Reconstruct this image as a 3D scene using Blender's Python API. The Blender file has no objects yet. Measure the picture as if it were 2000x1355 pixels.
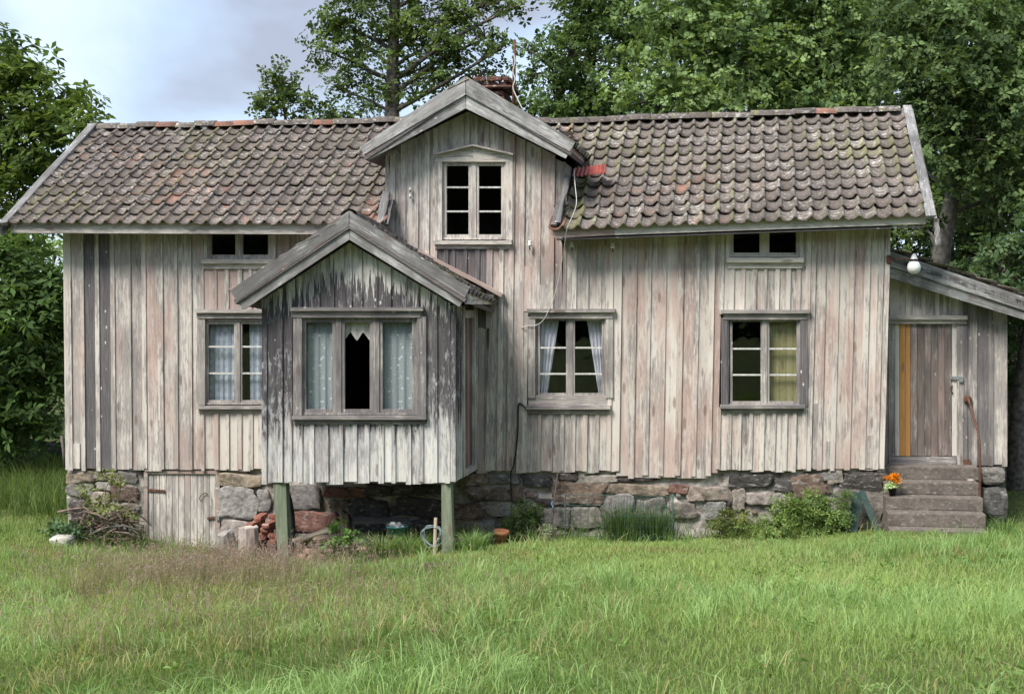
import bpy, bmesh, math, random
import numpy as np
from mathutils import Vector, Matrix, Euler, noise as mnoise

# ---------------------------------------------------------------- camera, sky, sun, exposure
scene = bpy.context.scene
COL = scene.collection
R = math.radians
FPX, PCX, PCY = 2550.0, 1142.0, 677.5
CAM = Vector((0.0, -17.0, 2.93))
CROT = Euler((R(90 - 1.74), 0, R(7.0))).to_matrix()
cd = bpy.data.cameras.new('camera')
cd.sensor_fit = 'HORIZONTAL'; cd.sensor_width = 36.0
cd.lens = FPX / 2000.0 * 36.0
cd.shift_x = -(PCX - 1000.0) / 2000.0
cd.clip_end = 2000.0
cam = bpy.data.objects.new('camera', cd); COL.objects.link(cam)
cam.location = CAM; cam.rotation_euler = (R(90 - 1.74), 0, R(7.0))
scene.camera = cam

SUN_EL, SUN_AZ = R(52), R(-145)          # azimuth measured clockwise from +Y; the light comes from the front left
world = bpy.data.worlds.new('World'); scene.world = world; world.use_nodes = True
wn = world.node_tree; wn.nodes.clear()
wout = wn.nodes.new('ShaderNodeOutputWorld')
sky = wn.nodes.new('ShaderNodeTexSky'); sky.sky_type = 'NISHITA'; sky.sun_disc = False
sky.sun_elevation = SUN_EL; sky.sun_rotation = SUN_AZ
bg1 = wn.nodes.new('ShaderNodeBackground'); bg1.inputs[1].default_value = 0.07
wn.links.new(sky.outputs[0], bg1.inputs[0])
wtc = wn.nodes.new('ShaderNodeTexCoord')
wmp = wn.nodes.new('ShaderNodeMapping'); wmp.inputs['Scale'].default_value = (1.0, 1.0, 1.8)
wmp.inputs['Location'].default_value = (13.7, 5.5, 1.4)
wn.links.new(wtc.outputs['Generated'], wmp.inputs[0])
wno = wn.nodes.new('ShaderNodeTexNoise'); wno.inputs['Scale'].default_value = 4.0
wno.inputs['Detail'].default_value = 5; wno.inputs['Roughness'].default_value = 0.45; wno.inputs['Distortion'].default_value = 0.25
wn.links.new(wmp.outputs[0], wno.inputs['Vector'])
wrp = wn.nodes.new('ShaderNodeValToRGB')
e = wrp.color_ramp.elements
e[0].position = 0.38; e[0].color = (0.28, 0.295, 0.365, 1)
e[1].position = 0.61; e[1].color = (0.52, 0.615, 0.73, 1)
m_ = wrp.color_ramp.elements.new(0.48); m_.color = (0.37, 0.46, 0.59, 1)
wn.links.new(wno.outputs[0], wrp.inputs[0])
bg2 = wn.nodes.new('ShaderNodeBackground'); bg2.inputs[1].default_value = 0.42
wn.links.new(wrp.outputs[0], bg2.inputs[0])
wmx = wn.nodes.new('ShaderNodeMixShader'); wmx.inputs[0].default_value = 0.88
wn.links.new(bg1.outputs[0], wmx.inputs[1]); wn.links.new(bg2.outputs[0], wmx.inputs[2])
wn.links.new(wmx.outputs[0], wout.inputs[0])

sd = bpy.data.lights.new('sun', 'SUN'); sd.energy = 1.5; sd.angle = R(24); sd.color = (1.0, 0.95, 0.88)
so = bpy.data.objects.new('sun', sd); COL.objects.link(so)
sdir = Vector((math.sin(SUN_AZ) * math.cos(SUN_EL), math.cos(SUN_AZ) * math.cos(SUN_EL), math.sin(SUN_EL)))
so.location = sdir * 40; so.rotation_euler = sdir.to_track_quat('Z', 'Y').to_euler()
vs = scene.view_settings
vs.view_transform = 'Standard'; vs.look = 'None'; vs.gamma = 1.0; vs.use_curve_mapping = False
vs.exposure = 2.03
scene.cycles.max_bounces = 5; scene.cycles.diffuse_bounces = 3; scene.cycles.glossy_bounces = 2; scene.cycles.transmission_bounces = 3; scene.cycles.transparent_max_bounces = 8
scene.cycles.use_adaptive_sampling = True; scene.cycles.adaptive_threshold = 0.02
try: scene.cycles.use_denoising = True
except Exception: pass

# ---------------------------------------------------------------- helpers
rng = random.Random(7)
nrng = np.random.default_rng(11)
U = rng.uniform

def P(px, py, Y=0.0):
    """photo measurement -> point on the plane y = Y"""
    d = CROT @ Vector(((px - PCX) / FPX, (PCY - py) / FPX, -1.0))
    return CAM + d * ((Y - CAM.y) / d.y)

ZW = [(-60, 0.9), (-25, 0.2), (-14, -0.15), (-10, -0.18), (-8.8, -0.22), (-7.8, -0.34), (-6.5, -0.37), (-5, -0.29), (-3.7, -0.22), (-2, -0.12), (0.3, -0.03), (1.8, 0.05), (3.3, 0.09), (6, 0.2), (12, 0.5), (60, 1.5)]
def zwall(x):
    return np.interp(x, [a for a, b in ZW], [b for a, b in ZW])
def terr(x, y):
    x = np.asarray(x, float); y = np.asarray(y, float)
    s3 = np.interp(x, [-4.5, 0], [.25, .33]); yf = -y
    z = zwall(x) + s3 * np.clip(yf / 3, 0, 1) + np.interp(yf, [3, 22, 60], [0, 1.45, 1.9])
    yb = np.clip(y, 0, 400)
    z = z + np.where(x > 2, 0.05, 0.012) * np.minimum(yb, 60)
    return z + 0.025 * np.sin(x * 1.3 + y * .7) + 0.02 * np.sin(x * 2.9 - y * 1.9 + 1)
def on(px, Y, dz=0.0):
    """foot point on the ground at depth Y below photo column px"""
    x = P(px, 1050, Y).x
    return Vector((x, Y, float(terr(x, Y)) + dz))
def G(px, py):
    """photo measurement -> point on the ground"""
    d = CROT @ Vector(((px - PCX) / FPX, (PCY - py) / FPX, -1.0))
    t = 4.0
    for i in range(4000):
        p = CAM + d * t
        if p.z <= float(terr(p.x, p.y)): break
        t += 0.02
    return p

def mesh_obj(name, me, mat=None, parent=None, W=None, kind=None):
    o = bpy.data.objects.new(name, me)
    COL.objects.link(o)
    if mat is not None and len(me.materials) == 0: me.materials.append(mat)
    W = W if W is not None else Matrix.Identity(4)
    if parent is not None:
        o.parent = parent
        o.matrix_parent_inverse = WM[parent.name].inverted()
    o.matrix_basis = W
    WM[o.name] = W.copy()
    if kind: o['kind'] = kind
    return o
WM = {}
def empty(name, loc, label=None, cat=None, group=None):
    o = bpy.data.objects.new(name, None); COL.objects.link(o)
    o.empty_display_size = 0.2
    o.location = loc; WM[o.name] = Matrix.Translation(Vector(loc))
    if label: tag(o, label, cat, group)
    return o
def tag(o, label=None, cat=None, group=None, kind=None):
    if label: o['label'] = label
    if cat: o['category'] = cat
    if group: o['group'] = group
    if kind: o['kind'] = kind
    return o
def from_py(name, verts, faces):
    me = bpy.data.meshes.new(name)
    me.from_pydata([tuple(v) for v in verts], [], faces); me.update(); return me
def bm_mesh(name, bm, smooth=False):
    me = bpy.data.meshes.new(name); bm.normal_update(); bm.to_mesh(me); bm.free()
    if smooth:
        me.polygons.foreach_set('use_smooth', [True] * len(me.polygons))
    return me
BOXF = [(0, 1, 2, 3), (7, 6, 5, 4), (4, 5, 1, 0), (5, 6, 2, 1), (6, 7, 3, 2), (7, 4, 0, 3)]
def prism_mesh(name, quad, back, origin):
    """quad: front face corners (TL, TR, BR, BL as seen from the camera); extruded by vector back"""
    q = [Vector(p) - origin for p in quad]
    b = [p + Vector(back) for p in q]
    # front face seen from -Y : order so the normal points to -Y
    v = [q[3], q[2], q[1], q[0], b[3], b[2], b[1], b[0]]
    return from_py(name, v, BOXF)
def slab(name, quad, depth, mat, parent, col=None, kind=None, jit=0.0):
    """a board whose front face is quad, depth metres thick towards +Y; origin at its lower middle"""
    o3 = (Vector(quad[2]) + Vector(quad[3])) / 2
    me = prism_mesh(name, quad, (0, depth, 0), o3)
    o = mesh_obj(name, me, mat, parent, Matrix.Translation(o3 + Vector((0, jit, 0))), kind)
    if col is not None: o.color = col
    return o
def pslab(name, x0, y0, x1, y1, Y, depth, mat, parent, col=None, kind=None):
    return slab(name, [P(x0, y0, Y), P(x1, y0, Y), P(x1, y1, Y), P(x0, y1, Y)], depth, mat, parent, col, kind)
def qslab(name, pts, Y, depth, mat, parent, col=None):
    return slab(name, [P(a, b, Y) for a, b in pts], depth, mat, parent, col)
def beam_mesh(name, L, w, t, seg=1, rough=0.0):
    bm = bmesh.new()
    vs_ = []
    for i in range(seg + 1):
        x = L * i / seg
        a = [bm.verts.new((x, s * w / 2 + (U(-rough, rough)), q * t / 2 + (U(-rough, rough)))) for s, q in ((-1, -1), (1, -1), (1, 1), (-1, 1))]
        vs_.append(a)
    for i in range(seg):
        a, b = vs_[i], vs_[i + 1]
        for k in range(4):
            bm.faces.new((a[k], b[k], b[(k + 1) % 4], a[(k + 1) % 4]))
    bm.faces.new(vs_[0][::-1][::-1]); bm.faces.new(vs_[-1][::-1])
    bmesh.ops.recalc_face_normals(bm, faces=bm.faces)
    return bm_mesh(name, bm)
def frame_m(p0, xdir, up):
    x = Vector(xdir).normalized(); z = (Vector(up) - x * Vector(up).dot(x)).normalized(); y = z.cross(x)
    return Matrix(((x.x, y.x, z.x, p0[0]), (x.y, y.y, z.y, p0[1]), (x.z, y.z, z.z, p0[2]), (0, 0, 0, 1)))
def beam(name, p0, p1, w, t, mat, parent, up=(0, 0, 1), col=None, seg=1, rough=0.0):
    """straight timber from p0 to p1, its local X along the grain"""
    p0, p1 = Vector(p0), Vector(p1)
    me = beam_mesh(name, (p1 - p0).length, w, t, seg, rough)
    o = mesh_obj(name, me, mat, parent, frame_m(p0, p1 - p0, up))
    if col is not None: o.color = col
    return o
def tube_bm(bm, pts, rad, sides=6, cap=True):
    pts = [Vector(p) for p in pts]
    rad = rad if isinstance(rad, (list, tuple)) else [rad] * len(pts)
    rings = []
    ref = Vector((0.31, 0.17, 0.93))
    for i, p in enumerate(pts):
        t = (pts[min(i + 1, len(pts) - 1)] - pts[max(i - 1, 0)])
        t = t.normalized() if t.length > 1e-9 else Vector((0, 0, 1))
        a = t.cross(ref)
        if a.length < .15: a = t.cross(Vector((1, 0.2, 0)))
        a.normalize(); b = t.cross(a)
        rings.append([bm.verts.new(p + (a * math.cos(k * 2 * math.pi / sides) + b * math.sin(k * 2 * math.pi / sides)) * rad[i]) for k in range(sides)])
    for i in range(len(rings) - 1):
        for k in range(sides):
            bm.faces.new((rings[i][k], rings[i][(k + 1) % sides], rings[i + 1][(k + 1) % sides], rings[i + 1][k]))
    if cap:
        bm.faces.new(rings[0][::-1]); bm.faces.new(rings[-1])
def tube(name, pts, rad, mat, parent=None, sides=6, smooth=True):
    o3 = Vector(pts[0]); bm = bmesh.new()
    tube_bm(bm, [Vector(p) - o3 for p in pts], rad, sides)
    bmesh.ops.recalc_face_normals(bm, faces=bm.faces)
    return mesh_obj(name, bm_mesh(name, bm, smooth), mat, parent, Matrix.Translation(o3))
def smooth_pts(pts, n=6):
    pts = [Vector(p) for p in pts]; out = []
    for i in range(len(pts) - 1):
        a, b, c, d = pts[max(i - 1, 0)], pts[i], pts[i + 1], pts[min(i + 2, len(pts) - 1)]
        for k in range(n):
            t = k / n
            out.append(0.5 * ((2 * b) + (c - a) * t + (2 * a - 5 * b + 4 * c - d) * t * t + (3 * b - a - 3 * c + d) * t ** 3))
    out.append(pts[-1]); return out
def lathe_mesh(name, prof, sides=16):
    bm = bmesh.new(); rings = []
    for r, z in prof:
        rings.append([bm.verts.new((r * math.cos(k * 2 * math.pi / sides), r * math.sin(k * 2 * math.pi / sides), z)) for k in range(sides)])
    for i in range(len(rings) - 1):
        for k in range(sides):
            bm.faces.new((rings[i][k], rings[i][(k + 1) % sides], rings[i + 1][(k + 1) % sides], rings[i + 1][k]))
    bmesh.ops.remove_doubles(bm, verts=bm.verts, dist=1e-6)
    bmesh.ops.recalc_face_normals(bm, faces=bm.faces)
    return bm_mesh(name, bm, True)
def rock_mesh(name, sx, sy, sz, cuts=3, rough=0.12, seed=0, power=5.0, skew=0.0):
    """an uneven block: a superellipsoid box with broken faces"""
    bm = bmesh.new(); bmesh.ops.create_cube(bm, size=2.0)
    bmesh.ops.subdivide_edges(bm, edges=bm.edges, cuts=cuts, use_grid_fill=True)
    for v in bm.verts:
        c = v.co
        n = (abs(c.x) ** power + abs(c.y) ** power + abs(c.z) ** power) ** (1 / power)
        c = c / n
        q = Vector((c.x * sx, c.y * sy, c.z * sz)) * 2.2 + Vector((seed * 3.7, seed * 1.3, seed * 7.1))
        k = 1 + rough * (mnoise.noise(q * 1.1) * 1.2 - abs(mnoise.noise(q * 2.6)) * .9 + .2 + mnoise.noise(q * 4.2) * .7 + mnoise.noise(q * 11.0) * .35)
        wx = 1 * skew * mnoise.noise(Vector((c.z * 1.1, seed * 5.3, 2))); wz = skew * mnoise.noise(Vector((c.x * 1.1, seed * 3.1, 9)))
        v.co = Vector(((c.x * k + wx) * sx, c.y * sy * k, (c.z * k + wz) * sz))
    return bm_mesh(name, bm)
# ---------------------------------------------------------------- materials
class NT:
    def __init__(s, name):
        s.m = bpy.data.materials.new(name); s.m.use_nodes = True
        s.t = s.m.node_tree; s.t.nodes.clear()
        s.out = s.t.nodes.new('ShaderNodeOutputMaterial')
    def n(s, typ, ins=None, **kw):
        nd = s.t.nodes.new(typ)
        for k, v in kw.items(): setattr(nd, k, v)
        for k, v in (ins or {}).items(): s.put(nd.inputs[k], v)
        return nd
    def put(s, sock, v):
        if isinstance(v, bpy.types.NodeSocket): s.t.links.new(v, sock)
        else: sock.default_value = v
    def M(s, op, a, b=0.0, c=0.0, clamp=False):
        nd = s.t.nodes.new('ShaderNodeMath'); nd.operation = op; nd.use_clamp = clamp
        s.put(nd.inputs[0], a); s.put(nd.inputs[1], b); s.put(nd.inputs[2], c); return nd.outputs[0]
    def step(s, v, lo, hi, a=0.0, b=1.0):
        nd = s.t.nodes.new('ShaderNodeMapRange'); nd.interpolation_type = 'SMOOTHSTEP'
        for k, x in zip(range(5), (v, lo, hi, a, b)): s.put(nd.inputs[k], x)
        return nd.outputs[0]
    def mix(s, f, a, b, mode='MIX'):
        nd = s.t.nodes.new('ShaderNodeMix'); nd.data_type = 'RGBA'; nd.blend_type = mode
        s.put(nd.inputs[0], f); s.put(nd.inputs[6], rgba(a)); s.put(nd.inputs[7], rgba(b)); return nd.outputs[2]
    def ramp(s, f, *stops):
        nd = s.t.nodes.new('ShaderNodeValToRGB'); el = nd.color_ramp.elements
        while len(el) > 1: el.remove(el[-1])
        el[0].position, el[0].color = stops[0][0], rgba(stops[0][1])
        for p, c in stops[1:]:
            q = el.new(p); q.color = rgba(c)
        s.put(nd.inputs[0], f); return nd.outputs[0]
    def noise(s, vec, scale=(1, 1, 1), sc=1.0, det=4.0, rough=.55, off=(0, 0, 0), dist=0.0):
        mp = s.n('ShaderNodeMapping', {'Vector': vec, 'Scale': scale, 'Location': off})
        nd = s.n('ShaderNodeTexNoise', {'Vector': mp.outputs[0], 'Scale': sc, 'Detail': det, 'Roughness': rough, 'Distortion': dist})
        return nd.outputs[0]
    def vor(s, vec, scale=(1, 1, 1), sc=1.0, off=(0, 0, 0), feat='F1', rnd=1.0):
        mp = s.n('ShaderNodeMapping', {'Vector': vec, 'Scale': scale, 'Location': off})
        return s.n('ShaderNodeTexVoronoi', {'Vector': mp.outputs[0], 'Scale': sc, 'Randomness': rnd}, feature=feat)
    def coords(s, spread=40.0):
        tc = s.n('ShaderNodeTexCoord'); s.oi = s.n('ShaderNodeObjectInfo')
        cmb = s.n('ShaderNodeCombineXYZ', {0: s.M('MULTIPLY', s.oi.outputs['Random'], spread), 1: s.M('MULTIPLY', s.oi.outputs['Random'], spread * 1.7), 2: s.M('MULTIPLY', s.oi.outputs['Random'], spread * .6)})
        ad = s.n('ShaderNodeVectorMath', {0: tc.outputs['Object'], 1: cmb.outputs[0]}, operation='ADD')
        sep = s.n('ShaderNodeSeparateColor', {0: s.oi.outputs['Color']})
        s.R, s.G, s.B = sep.outputs[0], sep.outputs[1], sep.outputs[2]
        s.obj = tc.outputs['Object']
        return ad.outputs[0]
    def done(s, col, rough=.85, bump=None, bstr=.3, bdist=.01, spec=.25, **kw):
        ins = {'Base Color': rgba(col), 'Roughness': rough, 'Specular IOR Level': spec}
        ins.update(kw)
        b = s.n('ShaderNodeBsdfPrincipled', ins)
        if bump is not None:
            bn = s.n('ShaderNodeBump', {'Height': bump, 'Strength': bstr, 'Distance': bdist})
            s.t.links.new(bn.outputs[0], b.inputs['Normal'])
        s.t.links.new(b.outputs[0], s.out.inputs[0]); return s.m
def rgba(c):
    return (*c, 1.0) if isinstance(c, tuple) and len(c) == 3 else c

def wood(name, axis='Z', bay=False, lo=(.20, .18, .168), hi=(.46, .42, .39), cream=(.63, .585, .525), red=(.38, .225, .19), dark=(.065, .06, .064), warm=0.0):
    """weathered timber; object colour: R grey-black weathering, G red paint left, B pale paint left"""
    s = NT(name); v = s.coords()
    a = (1, 1, 1)
    def S(f, l): return (f, f, l) if axis == 'Z' else (l, f, f)
    fine = s.noise(v, S(95, 2.4), det=6, rough=.7)
    mid = s.noise(v, S(22, .9), det=5, off=(3, 7, 1), rough=.62)
    big = s.noise(v, S(6, 1.1), det=3, off=(9, 2, 5))
    flk = s.noise(v, S(38, 6), det=3, off=(1, 5, 13), rough=.7)
    gpos = s.n('ShaderNodeNewGeometry').outputs['Position']
    area = s.M('SUBTRACT', s.noise(gpos, (1.1, 1.1, .6), det=4, off=(2, 2, 2)), .5)
    area2 = s.M('SUBTRACT', s.noise(gpos, (2.3, 2.3, 1.6), det=4, off=(7, 1, 4)), .5)
    base = s.ramp(s.M('ADD', s.M('MULTIPLY', fine, .6), s.M('MULTIPLY', big, .4)), (.36, lo), (.62, hi))
    # pale paint residue
    mc = s.M('ADD', s.M('ADD', s.M('MULTIPLY', mid, .55), s.M('MULTIPLY', flk, .45)), s.M('ADD', s.M('MULTIPLY', s.M('SUBTRACT', s.B, .42), .34), s.M('MULTIPLY', area2, .36)))
    base = s.mix(s.M('MULTIPLY', s.step(mc, .47, .62), .85), base, cream)
    # red ochre residue
    mr = s.M('ADD', s.M('ADD', s.M('MULTIPLY', big, .6), s.M('MULTIPLY', fine, .4)), s.M('ADD', s.M('MULTIPLY', s.M('SUBTRACT', s.G, .46), .32), s.M('MULTIPLY', area, .55)))
    base = s.mix(s.M('MULTIPLY', s.step(mr, .46, .68), .55), base, red)
    # grey-black weathering
    dk = s.R
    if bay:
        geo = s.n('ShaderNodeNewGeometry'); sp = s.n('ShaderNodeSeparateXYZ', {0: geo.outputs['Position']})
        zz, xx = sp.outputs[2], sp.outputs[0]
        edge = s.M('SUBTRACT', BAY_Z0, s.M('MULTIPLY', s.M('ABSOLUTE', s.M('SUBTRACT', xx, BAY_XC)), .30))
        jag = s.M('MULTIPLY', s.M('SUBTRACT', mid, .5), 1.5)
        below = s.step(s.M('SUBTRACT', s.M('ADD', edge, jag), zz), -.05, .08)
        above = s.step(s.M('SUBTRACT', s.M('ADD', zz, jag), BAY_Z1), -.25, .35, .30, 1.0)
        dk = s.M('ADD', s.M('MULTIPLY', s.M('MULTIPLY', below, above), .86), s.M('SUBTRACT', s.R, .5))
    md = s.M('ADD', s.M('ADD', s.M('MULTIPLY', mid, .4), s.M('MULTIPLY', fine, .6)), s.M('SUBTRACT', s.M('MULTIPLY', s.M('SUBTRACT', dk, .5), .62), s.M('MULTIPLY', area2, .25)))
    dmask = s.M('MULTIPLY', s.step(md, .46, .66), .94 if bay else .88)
    base = s.mix(dmask, base, s.mix(s.step(fine, .42, .66), dark, tuple(min(1, q * 2.4) for q in dark)))
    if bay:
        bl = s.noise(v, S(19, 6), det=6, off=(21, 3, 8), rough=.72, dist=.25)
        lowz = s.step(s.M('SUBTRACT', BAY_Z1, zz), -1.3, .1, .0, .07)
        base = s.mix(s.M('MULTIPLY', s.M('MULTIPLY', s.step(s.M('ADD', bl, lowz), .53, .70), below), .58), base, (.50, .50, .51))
    # bleached flecks round nail heads and knots
    vo = s.vor(v, S(9, 4.5), off=(2, 4, 6))
    fm = s.M('MULTIPLY', s.step(s.M('ADD', vo.outputs[0], s.M('MULTIPLY', flk, .22)), .22, .16), .7)
    base = s.mix(s.M('MULTIPLY', fm, s.M('ADD', .25, dmask)), base, (.62, .61, .60))
    kn = s.vor(v, S(5.5, 1.5), off=(12, 4, 3))
    base = s.mix(s.M('MULTIPLY', s.step(kn.outputs[0], .15, .085), .6), base, (.15, .095, .075))
    if warm: base = s.mix(warm, base, (.30, .20, .13), 'MIX')
    br = s.M('ADD', .93, s.M('MULTIPLY', s.oi.outputs['Random'], .16))
    base = s.mix(1.0, base, s.n('ShaderNodeCombineColor', {0: br, 1: br, 2: br}).outputs[0], 'MULTIPLY')
    return s.done(base, .88, s.M('ADD', s.M('MULTIPLY', fine, .7), s.M('MULTIPLY', mc, .5)), .55, .006, .15)

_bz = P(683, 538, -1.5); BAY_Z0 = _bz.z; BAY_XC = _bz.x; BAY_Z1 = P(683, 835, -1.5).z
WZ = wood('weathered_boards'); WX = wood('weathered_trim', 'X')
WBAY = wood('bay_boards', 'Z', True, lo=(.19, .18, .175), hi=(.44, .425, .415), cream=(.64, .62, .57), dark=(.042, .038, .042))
WBARGE = wood('silvered_barge', 'X', lo=(.14, .135, .13), hi=(.40, .39, .385), cream=(.58, .57, .56), dark=(.06, .057, .056))
WDOOR = wood('door_planks', 'Z', lo=(.09, .076, .068), hi=(.25, .21, .19), cream=(.37, .33, .31), dark=(.05, .043, .04))
WORANGE = wood('new_plank', 'Z', lo=(.34, .165, .055), hi=(.48, .25, .09), cream=(.50, .30, .14), red=(.38, .17, .06), dark=(.25, .12, .04))
WGREEN = wood('green_post_paint', 'Z', lo=(.10, .125, .085), hi=(.205, .235, .165), cream=(.27, .29, .21), red=(.16, .15, .10), dark=(.05, .06, .04))
WRAW = wood('raw_timber', 'X', lo=(.20, .15, .11), hi=(.45, .35, .25), cream=(.55, .45, .33))
WYEL = wood('yellow_boards', 'Z', lo=(.25, .22, .115), hi=(.33, .295, .155), cream=(.40, .36, .22), red=(.27, .23, .11), dark=(.15, .13, .07))

def tile_mat(name, joined=False):
    s = NT(name); v = s.coords()
    rand = s.oi.outputs['Random']
    if joined:                       # the same clay, its per-tile values stored on the mesh
        at = s.n('ShaderNodeAttribute', attribute_name='col'); tco = s.n('ShaderNodeAttribute', attribute_name='tco')
        sep = s.n('ShaderNodeSeparateColor', {0: at.outputs[0]}); s.R, s.G, s.B = sep.outputs[0], sep.outputs[1], sep.outputs[2]
        rand = at.outputs['Alpha']; s.obj = tco.outputs['Vector']
        sc_ = s.n('ShaderNodeVectorMath', {0: (31.0, 17.0, 23.0), 'Scale': rand}, operation='SCALE')
        v = s.n('ShaderNodeVectorMath', {0: s.obj, 1: sc_.outputs[0]}, operation='ADD').outputs[0]
    n1 = s.noise(v, sc=22, det=5, rough=.65); n2 = s.noise(v, sc=7, det=3, off=(4, 4, 4)); n3 = s.noise(v, sc=60, det=3, off=(8, 1, 2))
    base = s.ramp(s.M('ADD', s.M('MULTIPLY', n1, .6), s.M('MULTIPLY', n3, .4)), (.32, (.072, .060, .053)), (.52, (.157, .133, .118)), (.7, (.26, .23, .21)))
    mr = s.M('ADD', s.M('MULTIPLY', n2, .8), s.M('MULTIPLY', s.M('SUBTRACT', s.R, .5), .7))
    base = s.mix(s.M('MULTIPLY', s.step(s.M('ADD', mr, s.M('MULTIPLY', n1, .25)), .50, .82), .8), base, (.33, .15, .10))
    sx = s.n('ShaderNodeSeparateXYZ', {0: s.obj})
    crest = s.step(s.M('ABSOLUTE', s.M('SUBTRACT', sx.outputs[0], .072)), .055, .005)
    mg = s.M('ADD', s.M('ADD', s.M('MULTIPLY', n2, .55), s.M('MULTIPLY', n1, .45)), s.M('ADD', s.M('MULTIPLY', crest, .14), s.M('MULTIPLY', s.M('SUBTRACT', s.G, .62), .34)))
    base = s.mix(s.M('MULTIPLY', s.step(mg, .50, .74), .75), base, s.mix(n3, (.125, .13, .05), (.25, .25, .115)))
    lc = s.vor(v, sc=26, off=(3, 1, 7)); lc2 = s.noise(v, (1, 1.8, 1), sc=15, det=6, off=(7, 9, 2), rough=.72)
    ml = s.M('ADD', s.M('MULTIPLY', lc2, 1.0), s.M('MULTIPLY', s.M('SUBTRACT', s.B, .5), .16))
    base = s.mix(s.M('MULTIPLY', s.step(ml, .565, .64), .8), base, (.50, .48, .45))
    br = s.M('ADD', .78, s.M('MULTIPLY', rand, .42))
    base = s.mix(1.0, base, s.n('ShaderNodeCombineColor', {0: br, 1: br, 2: br}).outputs[0], 'MULTIPLY')
    return s.done(base, .92, s.M('ADD', n1, s.M('MULTIPLY', n3, .5)), .6, .008, .15)
TILE = tile_mat('old_clay_tile'); TILEJ = tile_mat('old_clay_tile_rows', True)

def tinted(name, rough=.9, sc=14, contrast=.5, bump=.6, spots=None, spec=.2):
    """rough mineral material tinted by the object's colour"""
    s = NT(name); v = s.coords()
    n1 = s.noise(v, sc=sc, det=6, rough=.68); n2 = s.noise(v, sc=sc * .3, det=4, off=(3, 8, 1)); n3 = s.noise(v, (1, 1, 2.5), sc=sc * .6, det=4, off=(9, 1, 4))
    k = s.step(s.M('ADD', s.M('MULTIPLY', n1, .5), s.M('MULTIPLY', n2, .5)), .3, .7, 1 - contrast, 1 + contrast)
    base = s.mix(1.0, s.oi.outputs['Color'], s.n('ShaderNodeCombineColor', {0: k, 1: k, 2: k}).outputs[0], 'MULTIPLY')
    if spots: base = s.mix(s.M('MULTIPLY', s.step(n3, .56, .68), .75), base, spots)
    return s.done(base, rough, s.M('ADD', n1, n2), bump, .02, spec)
STONE = tinted('field_stone', sc=17, contrast=.65, bump=1.0, spots=(.34, .315, .285))
BRICK = tinted('old_brick', sc=20, contrast=.4, spots=(.45, .36, .31))
CONC = tinted('cast_concrete', sc=26, contrast=.35, bump=.5, spots=(.30, .27, .24))
CLAY = tinted('terracotta', sc=18, contrast=.25)
def mortar():
    s = NT('lime_mortar'); v = s.coords(0)
    n1 = s.noise(v, sc=6, det=7, rough=.7); n2 = s.noise(v, sc=1.6, det=4, off=(5, 1, 1))
    c = s.ramp(s.M('ADD', s.M('MULTIPLY', n1, .6), s.M('MULTIPLY', n2, .4)), (.38, (.12, .10, .085)), (.48, (.34, .31, .275)), (.62, (.52, .49, .445)))
    return s.done(c, .95, n1, .9, .04, .1)
MORTAR = mortar()
def plain(name, col, rough=.7, var=.25, sc=12, spec=.3, metal=0.0, bump=.15):
    s = NT(name); v = s.coords()
    n1 = s.noise(v, sc=sc, det=4)
    k = s.step(n1, .3, .7, 1 - var, 1 + var)
    base = s.mix(1.0, col, s.n('ShaderNodeCombineColor', {0: k, 1: k, 2: k}).outputs[0], 'MULTIPLY')
    return s.done(base, rough, n1, bump, .01, spec, Metallic=metal)
RUST = plain('rusty_iron', (.11, .055, .035), .85, .45, 30)
IRON = plain('dull_zinc', (.38, .39, .40), .5, .2, 20, metal=.7)
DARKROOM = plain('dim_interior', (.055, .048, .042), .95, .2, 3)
BLACKP = plain('black_plastic', (.015, .015, .016), .5, .2)
WHITEP = plain('white_porcelain', (.78, .78, .76), .25, .06, spec=.5)
CABLEW = plain('grey_white_cable', (.55, .53, .49), .6, .1)
PUTTY = plain('old_white_paint', (.52, .51, .48), .8, .3, 40)
REDMETAL = plain('red_sheet_metal', (.27, .065, .05), .5, .25, 9)
TEAL = plain('teal_plastic', (.06, .19, .20), .5, .2)
GREENP = plain('dark_green_plastic', (.014, .036, .030), .55, .25)
BARK = plain('bark', (.115, .10, .085), .95, .5, 14, bump=.9)
BARKG = plain('pale_bark', (.10, .093, .08), .95, .45, 11, bump=.8)
STICK = plain('dead_branch', (.17, .125, .10), .95, .5, 20, bump=.5)
SOIL = plain('bare_soil', (.09, .068, .052), .98, .5, 9, bump=.9)
TARP = plain('black_sheeting', (.012, .013, .015), .85, .3, 3, spec=.1)
CURT = plain('mauve_cloth', (.66, .64, .72), .9, .08, 6)
WIRE = plain('green_wire', (.06, .12, .10), .6, .2)
STRAW = plain('straw', (.30, .25, .14), .9, .45, 14)

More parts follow.
